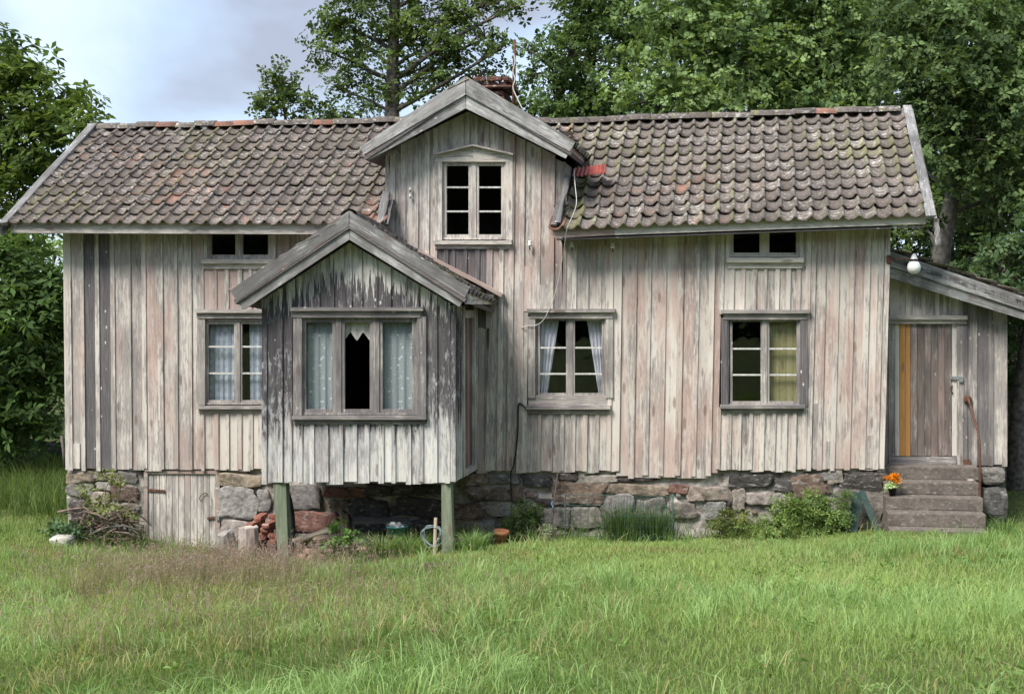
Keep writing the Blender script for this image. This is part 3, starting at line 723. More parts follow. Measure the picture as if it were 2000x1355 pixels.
# ---- roofs
TX = [-.10, -.085, -.055, -.015, .025, .052, .070, .088, .106]; TZ = [.016, -.006, -.021, -.027, -.021, .0, .026, .034, .016]
def tile_geo(seed):
    r = random.Random(seed); L = .34; v = []; f = []; n = len(TX)
    for (y, zo) in ((0, .050), (L * .5, .028), (L, .004)):
        for x, z in zip(TX, TZ): v.append((x + r.uniform(-.002, .002), y + (r.uniform(-.006, .006) if y == 0 else 0), z + zo + r.uniform(-.002, .002)))
    for k in range(n): v.append((v[k][0], v[k][1] + .002, v[k][2] - .020))
    for j in range(2):
        for i in range(n - 1): f.append((j * n + i, j * n + i + 1, (j + 1) * n + i + 1, (j + 1) * n + i))
    for i in range(n - 1): f.append((3 * n + i, 3 * n + i + 1, i + 1, i))
    return v, f
TG = [tile_geo(i) for i in range(6)]
TM = []
for v, f in TG:
    me = from_py('roof_tile', v, f); me.polygons.foreach_set('use_smooth', [True] * len(me.polygons)); me.materials.append(TILE); TM.append(me)
def patch(E0, E1, R0, R1):
    return lambda u, v: E0.lerp(E1, u).lerp(R0.lerp(R1, u), v)
def tile_list(S, cols, rows, skip=lambda u, v: False, clay=.25, moss=.5, lich=.5):
    out = []
    for r in range(rows):
        off = U(-.12, .12) / cols
        for c in range(cols):
            u = (c + .5) / cols + off * .5; v = r / rows
            if skip(u, v): continue
            p = S(u, v); ex = (S(u + .5 / cols, v) - S(u - .5 / cols, v)); ey = S(u, v + 1 / rows) - p
            w = ex.length; h = ey.length; ex.normalize(); ey.normalize(); nz = ex.cross(ey).normalized()
            sag = .012 * mnoise.noise(Vector((p.x * .9, v * 4, 3)))
            Mx = Matrix(((ex.x, ey.x, nz.x, 0), (ex.y, ey.y, nz.y, 0), (ex.z, ey.z, nz.z, 0), (0, 0, 0, 1)))
            W = Matrix.Translation(p + nz * (sag + U(-.003, .004))) @ Mx @ Euler((U(-.02, .02), U(-.03, .03), U(-.025, .025))).to_matrix().to_4x4() @ Matrix.Diagonal((w / .2, h / .265, 1, 1))
            cl = clay + .5 * mnoise.noise(Vector((p.x * .55, v * 2.2, 7))) + U(-.18, .18)
            ms = moss + .55 * mnoise.noise(Vector((p.x * .7, v * 2.5, 1))) + U(-.12, .12)
            out.append((W, (min(1, max(0, cl)), min(1, max(0, ms)), min(1, max(0, lich + U(-.3, .3))), 1), (u, v)))
    return out
def tiles_single(lst, parent):
    for W, c, uv in lst:
        o = mesh_obj('roof_tile', rng.choice(TM), TILE, parent, W); o.color = c
def tiles_joined(name, lst, parent):
    V, F, C, T = [], [], [], []
    for W, c, uv in lst:
        v, f = rng.choice(TG); k0 = len(V); ran = U(0, 1)
        V += [tuple(W @ Vector(p)) for p in v]; F += [tuple(k0 + i for i in g) for g in f]; T += v; C += [(c[0], c[1], c[2], ran)] * len(v)
    me = from_py(name, V, F); me.polygons.foreach_set('use_smooth', [True] * len(F))
    a = me.attributes.new('col', 'FLOAT_COLOR', 'POINT'); a.data.foreach_set('color', np.array(C, 'f').ravel())
    a = me.attributes.new('tco', 'FLOAT_VECTOR', 'POINT'); a.data.foreach_set('vector', np.array(T, 'f').ravel())
    o = mesh_obj(name, me, TILEJ, parent, None, 'stuff'); return o
def deck(name, quads, th, mat, parent=None):
    v, f = [], []
    for E0, E1, R0, R1 in quads:
        n = (E1 - E0).cross(R0 - E0).normalized(); k0 = len(v)
        t = [E0, E1, R1, R0]
        v += [tuple(p - n * .045) for p in t] + [tuple(p - n * (.045 + th)) for p in t]
        f += [tuple(k0 + i for i in g) for g in ((0, 1, 2, 3), (7, 6, 5, 4), (0, 4, 5, 1), (1, 5, 6, 2), (2, 6, 7, 3), (3, 7, 4, 0))]
    return mesh_obj(name, from_py(name, v, f), mat, parent or house)
EY, RY = -.46, 1.96
XL = (P(14, 432, EY).x + P(192, 250, RY).x) / 2; XR = (P(1806, 421, EY).x + P(1764, 218, RY).x) / 2
XDL, XDR = P(757, 440, 0).x, P(1102, 450, 0).x
def at_x(pa, pb, x):
    t = (x - pa.x) / (pb.x - pa.x); q = pa.lerp(pb, t); return Vector((x, pa.y, q.z))
le0, le1 = P(14, 438, EY), P(640, 441, EY); re0, re1 = P(1085, 451, EY), P(1806, 425, EY)
lr0, lr1 = P(192, 254, RY), P(760, 243, RY); rr0, rr1 = P(1070, 244, RY), P(1764, 221, RY)
XE = 1.1
Lc = (at_x(le0, le1, XL), at_x(le0, le1, XDL + XE), at_x(lr0, lr1, XL), at_x(lr0, lr1, XDL + XE))
Rc = (at_x(re0, re1, XDR - XE), at_x(re0, re1, XR), at_x(rr0, rr1, XDR - XE), at_x(rr0, rr1, XR))
BKZ = -1.9
def back(p): return Vector((p.x, RY + 2.4, p.z + BKZ))
SL, SR = patch(*Lc), patch(*Rc)
ul = (XDL + .02 - XL) / (XDL + XE - XL); ur = (XE - .05) / (XR - XDR + XE)
roof = deck('roof', [(SL(0, .05), SL(ul, .05), SL(0, 1), SL(ul, 1)), (SL(ul, .64), SL(1, .64), SL(ul, 1), SL(1, 1)), (SR(ur, .05), SR(1, .05), SR(ur, 1), SR(1, 1)), (SR(0, .64), SR(ur, .64), SR(0, 1), SR(ur, 1)), (back(Lc[3]), back(Lc[2]), Lc[3], Lc[2]), (back(Rc[3]), back(Rc[2]), Rc[3], Rc[2])], .05, DARKROOM)
tr_ = tile_list(SR, 29, 11, skip=lambda u, v: u < ur and v < .7, clay=.27, moss=.44, lich=.52)
tl_ = tile_list(SL, 31, 11, skip=lambda u, v: u > ul and v < .7, clay=.28, moss=.43, lich=.46)
for W, c, uv in tl_:
    pass
tl_ = [(W, ((c[0] + .3, c[1] - .2, c[2], 1) if ul - .05 < uv[0] < ul + .02 and uv[1] < .8 else c), uv) for W, c, uv in tl_]
tr_ = [(W, ((.75, .1, .2, 1) if uv[0] < ur + .035 and uv[1] < .05 else ((.35, .95, .3, 1) if ur + .035 < uv[0] < ur + .07 and uv[1] < .4 else c)), uv) for W, c, uv in tr_]
tr1 = [t for t in tr_ if t[2][0] >= ur]; tl_.sort(key=lambda q: q[2][1]); nl = max(0, 300 - len(tr1))
tiles_single(tr1, roof); tiles_single(tl_[:nl], roof); tiles_joined('roof_tile_rows', tl_[nl:] + [t for t in tr_ if t[2][0] < ur], roof)
# ridge caps
def ridge_cap(seed):
    r = random.Random(seed); v = []; f = []
    for x in (0, .33):
        for k in range(7):
            a = math.pi * (k / 6.0); rr = .105 * (1.06 if x else 1.0)
            v.append((x, math.cos(a) * rr * 1.05 + r.uniform(-.004, .004), math.sin(a) * rr * .85 + r.uniform(-.004, .004)))
    for k in range(7): v.append((.333, v[7 + k][1] * .86, v[7 + k][2] * .84))
    for k in range(6): f.append((k + 1, k, 7 + k, 8 + k)); f.append((8 + k, 7 + k, 14 + k, 15 + k))
    me = from_py('ridge_tile', v, f); me.materials.append(TILE); me.polygons.foreach_set('use_smooth', [True] * len(f)); return me
RM = [ridge_cap(i) for i in range(4)]
def ridge_run(a, b, red):
    n = int(round((b - a).length / .30)); d = (b - a) / n
    for i in range(n):
        p = a + d * i + Vector((0, 0, -.015 + U(-.012, .012)))
        W = frame_m(p, d + Vector((0, 0, U(-.008, .008) - .006)), (0, 0, 1))
        o = mesh_obj('ridge_tile', rng.choice(RM), TILE, roof, W)
        o.color = (.78, .15, .3, 1) if i in red else (.25 + U(-.1, .2), .42 + U(-.2, .2), .5 + U(-.2, .3), 1)
ridge_run(Lc[2] + Vector((.05, 0, .03)), Lc[3] + Vector((0, 0, .03)), (3, 6, 7, 11)); ridge_run(Rc[2] + Vector((0, 0, .03)), Rc[3] + Vector((-.08, 0, .03)), (15, 22))
# rake boards on the gable ends
for (E, Rg, c, s_) in ((Lc[0], Lc[2], (.66, .15, .4, 1), -1), (Rc[1], Rc[3], (.64, .05, .5, 1), 1)):
    up = Vector((0, -.6, .8)); off = Vector((s_ * .06, 0, .03))
    beam('rake_board', E + off + Vector((0, -.05, -.03)), Rg + off + Vector((0, .03, .06)), .115, .045, WBARGE, house, up, c, 6, .005)
    beam('rake_board', E + off + Vector((s_ * .06, -.02, -.11)), Rg + off + Vector((s_ * .06, .03, -.04)), .03, .17, WBARGE, house, up, c)
beam('rake_board', Rc[1] + Vector((.13, -.03, -.02)), Rc[1] + Vector((.15, -.02, -.34)), .05, .03, WBARGE, house, (0, -1, 0), (.6, .1, .4, 1), 5, .012)
# fascia boards
qslab('fascia', [(20, 433), (735, 435), (735, 458), (22, 455)], EY + .06, .035, WX, house, (.30, .28, .55, 1))
qslab('fascia', [(1074, 445), (1200, 438), (1200, 459), (1075, 465)], EY + .06, .035, WX, house, (.45, .75, .35, 1))
qslab('fascia', [(1200.5, 438), (1809, 417), (1808, 437.5), (1200.5, 459)], EY + .06, .035, WX, house, (.18, .15, .75, 1))
# soffit boards close the eaves
for a, b in ((SL(0, 0), SL(ul, 0)), (SR(ur, 0), SR(1, 0))):
    o = deck('soffit', [(a + Vector((0, .08, -.05)), b + Vector((0, .08, -.05)), a + Vector((0, .50, -.03)), b + Vector((0, .50, -.03)))], .02, WX)
# verge: wall side of the tall gable roof
def gable_roof(nm, apex, fl, fr, Y0, Y1, rows, th=.05, drop=0.0, moss=.45):
    a0 = P(*apex, Y0); l0 = P(*fl, Y0); r0 = P(*fr, Y0); dv = Vector((0, Y1 - Y0, drop))
    ql = (l0 + dv, l0, a0 + dv, a0); qr = (r0, r0 + dv, a0, a0 + dv)
    up = Vector((0, 0, -.045))
    q2 = [tuple(p + up - Vector((0, 0, .02)) for p in q) for q in (ql, qr)]
    d = deck(nm, q2, th, WX)
    lst = []
    for q in (ql, qr):
        S = patch(*[p + up for p in q]); lst += tile_list(S, max(4, int((Y1 - Y0) / .2)), rows, clay=.35, moss=moss)
    tiles_joined('roof_tile_rows', lst, d)
    a = a0 + Vector((0, 0, -.03)); n = int((Y1 - Y0) / .3)
    for i in range(n):
        o = mesh_obj('ridge_tile', rng.choice(RM), TILE, d, frame_m(a + dv * (i * .3 / (Y1 - Y0)), dv, (0, 0, 1))); o.color = (.3, .4, .5, 1)
    return d
dr = gable_roof('dormer_roof', (910, 156), (706, 291), (1121, 281), DY + .01, 2.3, 7)
br_ = gable_roof('bay_roof', (682, 417), (452, 570), (915, 566), BGY + .01, -.03, 7, drop=-.14, moss=.2)
# eave board on the right side of the bay roof, flashing board along the wall
e0 = P(912, 575, BGY); beam('eave_board', e0 + Vector((-.02, .05, -.05)), Vector((e0.x - .02, -.04, e0.z - .05)), .03, .13, WX, house, (0, 0, 1), (.4, .1, .6, 1))
e0 = P(470, 578, BGY); beam('eave_board', e0 + Vector((.02, .05, -.05)), Vector((e0.x + .02, -.04, e0.z - .05)), .03, .13, WX, house, (0, 0, 1), (.4, .1, .6, 1))
beam('flashing_board', P(735, 447, -.07), P(982, 577, -.07), .12, .045, WX, house, (0, 0, 1), (.3, .7, .35, 1), 5, .004)
e0 = P(1117, 288, DY); beam('eave_board', e0 + Vector((-.03, .05, -.03)), Vector((e0.x - .03, 1.6, e0.z - .03)), .03, .11, WX, house, (0, 0, 1), (.3, .85, .3, 1))
e0 = P(711, 297, DY); beam('eave_board', e0 + Vector((.03, .05, -.03)), Vector((e0.x + .03, 1.6, e0.z - .03)), .03, .11, WX, house, (0, 0, 1), (.3, .5, .4, 1))
beam('roof_bracket', P(757, 300, -.05), P(776, 297, -.05), .06, .05, WX, house, (0, 0, 1), (.5, .5, .3, 1))
# cheek walls of the tall gable, above the main roof
def cheek(X, s_):
    zt = P(757, 312, 0).z if s_ < 0 else P(1102, 316, 0).z
    zb = P(757, 440, 0).z - .3
    v = [(X, .0, zb), (X, 2.2, zb), (X, 2.2, zt), (X, .0, zt), (X - s_ * .06, .0, zb), (X - s_ * .06, 2.2, zb), (X - s_ * .06, 2.2, zt), (X - s_ * .06, .0, zt)]
    c = hp('cheek_wall', from_py('cheek_wall', v, BOXF), WZ); c.color = (.5, .3, .4, 1)
cheek(XDL - .02, -1); cheek(XDR + .0, 1)
# loose boards where the main roof meets the gable
for a, b, w, c in (((742, 436), (755, 374), .10, (.68, .1, .45, 1)), ((752, 440), (763, 392), .09, (.75, .1, .4, 1))):
    beam('valley_board', P(*a, -.45), P(*b, -.12), w, .04, WBARGE, house, (0, -1, .3), c, 6, .012)
for a, b, w, c in (((1081, 442), (1096, 385), .08, (.75, .1, .4, 1)), ((1089, 436), (1108, 345), .07, (.72, .2, .35, 1))):
    beam('valley_board', P(*a, -.46), P(*b, -.02), w, .045, WBARGE, house, (0, -1, .3), c, 8, .016)
# red corrugated patch of sheet metal under the gable eaves
def corr():
    q = [P(1124, 333, .42), P(1184, 325, .46), P(1182, 343, .26), P(1118, 350, .24)]
    n = 33; v = []
    for j in range(2):
        a, b = (q[3], q[2]) if j == 0 else (q[0], q[1])
        for i in range(n):
            t = i / (n - 1); v.append(a.lerp(b, t) + Vector((0, -.02, .03)) * (1 + .3 * math.cos(i * math.pi * .5)))
    f = [(i, i + 1, n + i + 1, n + i) for i in range(n - 1)]
    o = hp('metal_sheet', from_py('metal_sheet', v, f), REDMETAL); o['label'] = 'red corrugated metal patch on the tiles'
    m = o.modifiers.new('s', 'SOLIDIFY'); m.thickness = .004
corr()

# ---- gable end, rear walls, rooms behind the glass
zbase = P(700, 917, 0).z; zr = (Lc[2].z + Rc[3].z) / 2
xl, xr = P(129, 700, 0).x, P(1730, 700, 0).x; yb = 4.0
def gable_end(X, dx, zr_, ze):
    pts = [(0.02, zbase), (yb, zbase), (yb, ze), (RY, zr_ - .14), (0.02, ze)]
    v = [(X, y, z) for y, z in pts] + [(X + dx, y, z) for y, z in pts]
    f = [(0, 1, 2, 3, 4), (9, 8, 7, 6, 5)] + [(i, (i + 1) % 5, 5 + (i + 1) % 5, 5 + i) for i in range(5)]
    o = hp('gable_wall', from_py('gable_wall', v, f), WZ); o.color = (.4, .4, .5, 1)
gable_end(xl, .1, Lc[2].z, Lc[0].z + .12); gable_end(xr - .1, .1, Rc[3].z, Rc[1].z + .12)
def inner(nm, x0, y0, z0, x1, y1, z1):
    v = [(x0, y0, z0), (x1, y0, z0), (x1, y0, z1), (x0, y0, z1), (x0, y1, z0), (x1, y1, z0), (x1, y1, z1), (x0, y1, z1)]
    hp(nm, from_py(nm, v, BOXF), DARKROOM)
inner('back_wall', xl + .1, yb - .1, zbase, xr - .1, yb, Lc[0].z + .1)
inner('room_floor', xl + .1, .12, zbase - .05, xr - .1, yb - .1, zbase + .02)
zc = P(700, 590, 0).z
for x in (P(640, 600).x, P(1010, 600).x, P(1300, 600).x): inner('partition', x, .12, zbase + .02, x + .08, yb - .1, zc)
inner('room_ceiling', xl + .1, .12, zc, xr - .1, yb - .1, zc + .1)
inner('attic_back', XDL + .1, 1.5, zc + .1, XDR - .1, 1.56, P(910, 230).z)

# ---- chimney
ch = empty('chimney', P(960, 225, 2.35)); ch.parent = house; ch.matrix_parent_inverse = WM['house'].inverted()
WM[ch.name] = Matrix.Translation(P(960, 225, 2.35))
bme = [rock_mesh('brick', .12, .055, .032, 1, .03, 50 + i, 9) for i in range(3)]
def bricks_course(x0, x1, y0, y1, z, off):
    L = .25
    for y, n in ((y0, 0), (y1, 1)):
        x = x0 - off * L / 2
        while x < x1 - .02:
            a, b = max(x, x0), min(x + L, x1)
            if b - a > .03:
                o = mesh_obj('brick', rng.choice(bme), BRICK, ch, Matrix.Translation(((a + b) / 2, y, z)) @ Matrix.Diagonal(((b - a) / .25, 1, 1, 1)))
                q = U(.75, 1.2); o.color = (.145 * q, .07 * q, .055 * q, 1)
            x += L
    for x in (x0 + .055, x1 - .055):
        y = y0 + .12
        while y < y1 - .1:
            o = mesh_obj('brick', rng.choice(bme), BRICK, ch, Matrix.Translation((x, y + .08, z)) @ Matrix.Rotation(math.pi / 2, 4, 'Z')); q = U(.75, 1.2); o.color = (.145 * q, .07 * q, .055 * q, 1); y += .25
CYf = 2.25
cx0, cx1 = P(924, 180, CYf).x, P(988, 180, CYf).x
for i in range(9):
    z = P(950, 182, CYf).z - .075 * i
    bricks_course(cx0 + .05, cx1 - .03, CYf + .06, CYf + .62, z, i % 2)
zc1 = P(950, 171, CYf).z
cap = mesh_obj('cap_slab', rock_mesh('cap_slab', (cx1 - cx0) / 2 + .06, .40, .022, 2, .02, 3, 12), BRICK, ch, Matrix.Translation(((cx0 + cx1) / 2 + .05, CYf + .33, zc1))); cap.color = (.11, .06, .05, 1)
for i, g in ((1, 0), (2, .05)):
    bricks_course(cx0 - g, cx1 + g, CYf + .06 - g, CYf + .62 + g, zc1 - .02 + .072 * i, i % 2)
fl = mesh_obj('flue_core', rock_mesh('flue_core', (cx1 - cx0) / 2 - .1, .2, .5, 1, .01, 1, 12), BRICK, ch, Matrix.Translation(((cx0 + cx1) / 2, CYf + .34, zc1 - .38))); fl.color = (.05, .04, .035, 1)

# ---- lean-to
lw = Wall('lean_to_wall', LY, WZ, False)
def lgab(x): return 536 + (x - 1735) * .315
lt = tone(.5, .12, .45)
lw.run([1722, 1742, 1773, 1804, 1831, 1855, 1879, 1887], lgab, 622, tone(.36, .12, .55), 8)
lw.run([1722, 1736], 618, 908, lt, 6)
lw.run([1885, 1905, 1935, 1962], lgab, 908, tone(.56, .04, .42), 10, (True, True))
lw.close()
ld = ring('door', 1736, 624, 1886, 908, 12, 8, 17, 16, LY - .02, .09, WZ, house, (.55, .1, .42, 1)); ld['label'] = 'plank door with one orange board'
pslab('head_casing', 1732, 624, 1888, 632, LY - .05, .05, WX, ld, (.5, .3, .4, 1)); pslab('drip_board', 1731, 616, 1890, 624, LY - .09, .09, WX, ld, (.5, .3, .4, 1))
dz = [(1748, 1757, WZ, (.15, .05, .9, 1)), (1757, 1768, WORANGE, (.1, .2, .4, 1)), (1768, 1778, WORANGE, (.2, .4, .3, 1))]
e_ = np.linspace(1778, 1859, 7)
for i in range(6): dz.append((e_[i], e_[i + 1], WDOOR, (.35 + U(-.25, .25), .35, .35 + U(-.2, .2), 1)))
dz.append((1859, 1869, WZ, (.2, .05, .85, 1)))
for x0, x1, m, c in dz: pslab('plank', x0 + .4, 632, x1 - .4, 890 + U(-1, 1), LY + .0 + U(-.004, .004), .03, m, ld, c)
beam('hasp', P(1856, 738, LY - .02), P(1880, 738, LY - .02), .04, .015, IRON, ld, (0, -1, 0)); pslab('padlock', 1874, 736, 1881, 746, LY - .05, .03, IRON, ld)
tube('handle', smooth_pts([P(1860, 752, LY), P(1857, 757, LY - .04), P(1858, 764, LY - .04), P(1861, 768, LY)]), .008, RUST, ld)
pslab('threshold', 1736, 892, 1868, 906, LY - .04, .05, WX, ld, (.6, .3, .3, 1))
pslab('iron_plate', 1882, 897, 1895, 909, LY - .04, .02, RUST, lw.o)
# lean-to roof and its end wall
l0, l1 = P(1737, 492, LY - .3), P(2075, 607, LY - .3); dv = Vector((0, 3.2, 0))
lroof = deck('lean_to_roof', [(l1, l1 + dv, l0, l0 + dv)], .06, WX)
bm = bmesh.new()
ltl = tile_list(patch(*[p + Vector((0, 0, .02)) for p in (l1, l1 + dv, l0, l0 + dv)]), 15, 8, clay=.3)
tiles_joined('roof_tile_rows', ltl, lroof)
px = P(1962, 700, LY).x; zlt = P(1962, lgab(1962), LY).z; zlb = P(1962, 908, LY).z
hp('lean_to_side', from_py('lean_to_side', [(px - .08, LY + .03, zlb), (px, LY + .03, zlb), (px, LY + .03, zlt), (px - .08, LY + .03, zlt), (px - .08, LY + 2.9, zlb), (px, LY + 2.9, zlb), (px, LY + 2.9, zlt), (px - .08, LY + 2.9, zlt)], BOXF), WZ)
# ---------------------------------------------------------------- things round the house
def attr_mesh(name, V, F, C):
    """numpy quads/tris -> mesh with a per-vertex colour attribute"""
    me = bpy.data.meshes.new(name)
    V = np.asarray(V, np.float32); F = np.asarray(F, np.int32); k = F.shape[1]
    me.vertices.add(len(V)); me.vertices.foreach_set('co', V.ravel())
    me.loops.add(F.size); me.loops.foreach_set('vertex_index', F.ravel())
    me.polygons.add(len(F)); me.polygons.foreach_set('loop_start', np.arange(0, F.size, k, dtype=np.int32)); me.polygons.foreach_set('loop_total', np.full(len(F), k, np.int32))
    me.update(calc_edges=True)
    a = me.attributes.new('col', 'FLOAT_COLOR', 'POINT')
    C4 = np.ones((len(V), 4), np.float32); C4[:, :3] = C
    a.data.foreach_set('color', C4.ravel()); return me
def unit(a): return a / np.maximum(np.linalg.norm(a, axis=-1, keepdims=True), 1e-9)

def leaves(lobes, dens, L, Wd, k, clo, chi, rs, clump=.16, per=16, up=.5, droop=.25, cvar=.18):
    """rosettes of k leaves in clumps spread through ellipsoid lobes [(cx,cy,cz,rx,ry,rz)]"""
    PS, OUT, CT = [], [], []
    for (cx, cy, cz, rx, ry, rz) in lobes:
        n = max(6, int(dens * rx * rz * 3.1)); nc = max(3, n // per)
        d = unit(rs.normal(size=(nc, 3))); r = rs.uniform(.25, 1, nc) ** .45
        cc = d * r[:, None] * (1 + .18 * rs.normal(size=(nc, 1)))
        cp = np.array([cx, cy, cz]) + cc * np.array([rx, ry, rz])
        i = rs.integers(0, nc, n); ct = rs.uniform(0, 1, nc)
        off = rs.normal(size=(n, 3)) * clump * np.array([1.2, 1.2, .75])
        PS.append(cp[i] + off); OUT.append(unit(cc[i] + .01)); CT.append(ct[i])
    p = np.concatenate(PS); o = np.concatenate(OUT); ct = np.concatenate(CT); n = len(p)
    ax = unit(o * .45 + np.array([0, 0, up]) + rs.normal(size=(n, 3)) * .38)
    t1 = unit(np.cross(ax, rs.normal(size=(n, 3)))); t2 = np.cross(ax, t1)
    V = np.zeros((n, k, 4, 3)); C = np.zeros((n, k, 4, 3))
    ph0 = rs.uniform(0, 6.28, n)
    for j in range(k):
        ph = ph0 + j * 6.283 / k + rs.normal(size=n) * .25
        d = unit(np.cos(ph)[:, None] * t1 + np.sin(ph)[:, None] * t2 + .3 * ax - np.array([0, 0, droop]) * rs.uniform(.3, 1.3, (n, 1)))
        nn = unit(ax + rs.normal(size=(n, 3)) * .35); s = unit(np.cross(d, nn)); nn = np.cross(s, d)
        l = L * rs.uniform(.65, 1.2, (n, 1)); w = Wd * l / L
        b = p + d * l * .12
        V[:, j, 0] = b; V[:, j, 1] = b + d * l * .58 + s * w * .5 + nn * w * .14
        V[:, j, 2] = b + d * l - nn * l * .10; V[:, j, 3] = b + d * l * .58 - s * w * .5 + nn * w * .14
        t = np.clip(ct * .8 + rs.uniform(0, 1, n) * .25 + rs.normal(size=n) * .08, 0, 1)[:, None]
        c = np.array(clo) * (1 - t) + np.array(chi) * t
        C[:, j] = (c * 1.25 * (1 + rs.normal(size=(n, 1)) * cvar * .6))[:, None, :]
    V = V.reshape(-1, 3); C = np.clip(C.reshape(-1, 3), .004, 1)
    F = np.arange(len(V), dtype=np.int32).reshape(-1, 4)
    return V, F, C

# ---- concrete steps
st = empty('concrete_steps', P(1825, 1036, -.3), 'five worn concrete steps leading up to the lean-to door', 'steps')
SY = [.18, -.07, -.32, -.57, -.82]; SPX = [(1719, 1912, 910), (1726, 1912, 940), (1730, 1921, 970), (1734, 1926, 1001), (1738, 1929, 1034)]
SZ = []
for (x0, x1, y), Y in zip(SPX, SY):
    a, b = P(x0, y, Y), P(x1, y, Y); SZ.append(a.z)
for i, ((x0, x1, y), Y) in enumerate(zip(SPX, SY)):
    a, b = P(x0, y, Y), P(x1, y, Y); zlow = SZ[i + 1] - .0015 if i < 4 else a.z - .25
    hx, hy, hz = (b.x - a.x) / 2, (LY + .03 - Y) / 2, (a.z - zlow) / 2
    bm = bmesh.new(); bmesh.ops.create_cube(bm, size=2)
    for v in bm.verts: v.co = Vector((v.co.x * hx, v.co.y * hy, v.co.z * hz))
    bmesh.ops.bevel(bm, geom=list(bm.edges), offset=.014, segments=2, affect='EDGES', profile=.6)
    bmesh.ops.subdivide_edges(bm, edges=[e for e in bm.edges if e.calc_length() > .4], cuts=7)
    for v in bm.verts: v.co += Vector((0, 1, 1)) * .006 * mnoise.noise(v.co * 6 + Vector((i * 5, 0, 0)))
    o = mesh_obj('step', bm_mesh('step', bm), CONC, st, Matrix.Translation((a.x + hx, Y + hy, a.z - hz))); o.color = (.148, .125, .108, 1)
# handrail
hr = empty('handrail', P(1913, 1002, -.12), 'bent rusty iron handrail beside the concrete steps', 'handrail')
tube('rail', smooth_pts([P(1890, 779, LY - .03), P(1893, 784, .32), P(1902, 815, .12), P(1911, 848, -.05), P(1914, 885, -.12), P(1914, 940, -.13), P(1913, 1003, -.13)]), .017, RUST, hr, 8)
pm = lathe_mesh('wall_plate', [(0, .02), (.05, .02), (.055, 0), (.05, -.02), (0, -.02)], 12)
mesh_obj('wall_plate', pm, RUST, hr, Matrix.Translation(P(1890, 780, LY - .04)) @ Matrix.Rotation(math.pi / 2, 4, 'X'))
# flower pot on the second step
fp = P(1743, 969, -.22); fp.z = SZ[2]
fl_ = empty('flower_pot', fp, 'small dark pot of orange flowers on the concrete steps', 'flower pot')
mesh_obj('pot', lathe_mesh('pot', [(0, 0), (.038, 0), (.05, .085), (.055, .085), (.055, .095), (.045, .095), (.043, .08), (0, .08)]), BLACKP, fl_, Matrix.Translation(fp))
rs = np.random.default_rng(5)
V, F, C = leaves([(0, 0, .13, .06, .05, .045)], 3600, .045, .03, 4, (.16, .26, .07), (.45, .55, .30), rs, .03)
mesh_obj('foliage', attr_mesh('foliage', V, F, C), LEAF, fl_, Matrix.Translation(fp))
for i in range(9):
    a = U(0, 6.28); r = U(.01, .075); c = fp + Vector((math.cos(a) * r * 1.1, math.sin(a) * r * .7 - .03, .20 + U(-.035, .05)))
    V, F, C = leaves([(0, 0, 0, .014, .014, .008)], 1, .036, .022, 6, (.50, .17, .012), (.68, .29, .02), rs, .012, up=.6, droop=0)
    mesh_obj('flower', attr_mesh('flower', V, F, C), LEAF, fl_, Matrix.Translation(c))
# stone lying on the step
o = mesh_obj('stone', rock_mesh('stone', .05, .03, .02, 2, .2, 77, 3), STONE, None, Matrix.Translation(Vector((P(1897, 938, 0).x, .05, SZ[1] + .016)))); o.color = (.30, .25, .2, 1)
tag(o, 'small pale stone lying on the second concrete step from the top', 'stone')
# globe lamp
lp = P(1785, 520, -.10)
lm = empty('wall_lamp', P(1737, 506, 0), 'white globe lamp on a rusty arm at the right house corner', 'lamp')
tube('arm', smooth_pts([P(1736, 506, -.03), P(1752, 507, -.06), P(1784, 505, -.1)]), .009, RUST, lm)
mesh_obj('mount', rock_mesh('mount', .03, .035, .055, 2, .08, 4, 5), RUST, lm, Matrix.Translation(P(1736, 507, -.02)))
mesh_obj('globe', lathe_mesh('globe', [(0, -.10), (.03, -.098), (.06, -.08), (.082, -.045), (.086, -.01), (.075, .03), (.055, .058), (.05, .06)], 20), WHITEP, lm, Matrix.Translation(lp))
mesh_obj('collar', lathe_mesh('collar', [(.05, .058), (.054, .065), (.052, .085), (.045, .09), (0, .09)], 16), BLACKP, lm, Matrix.Translation(lp))
mesh_obj('cap', lathe_mesh('cap', [(.046, .09), (.042, .105), (.02, .15), (.008, .162), (0, .163)], 16), WHITEP, lm, Matrix.Translation(lp))
# insulators
def insulator(p, label, s=1.0):
    t = empty('insulator', p, label, 'insulator')
    mesh_obj('bell', lathe_mesh('bell', [(0, .075 * s), (.018 * s, .072 * s), (.024 * s, .055 * s), (.018 * s, .046 * s), (.026 * s, .036 * s), (.032 * s, .0), (.02 * s, 0), (0, .02 * s)], 14), WHITEP, t, Matrix.Translation(Vector(p) + Vector((0, -.05, -.03))))
    mesh_obj('pin', lathe_mesh('pin', [(.008 * s, 0), (.008 * s, -.05 * s), (0, -.05 * s)], 8), RUST, t, Matrix.Translation(Vector(p) + Vector((0, -.05, -.025))))
    tube('hook', [Vector(p) + Vector((0, -.05, -.07 * s)), Vector(p) + Vector((0, -.02, -.075 * s)), Vector(p) + Vector((0, .0, -.07 * s))], .006, RUST, t)
insulator(P(1036, 477, -.02), 'white porcelain insulator on the tall gable wall, right of its window')
insulator(P(1118, 479, -.02), 'white porcelain insulator beside the hanging cable under the right eaves')
insulator(P(1197, 481, -.02), 'white porcelain insulator rightmost of three in a row under the eaves')
insulator(P(803, 368, -.02), 'upper of two tiny insulators on the tall gable wall, left of its window', .55)
insulator(P(803, 381, -.02), 'lower of two tiny insulators on the tall gable wall, left of its window', .55)
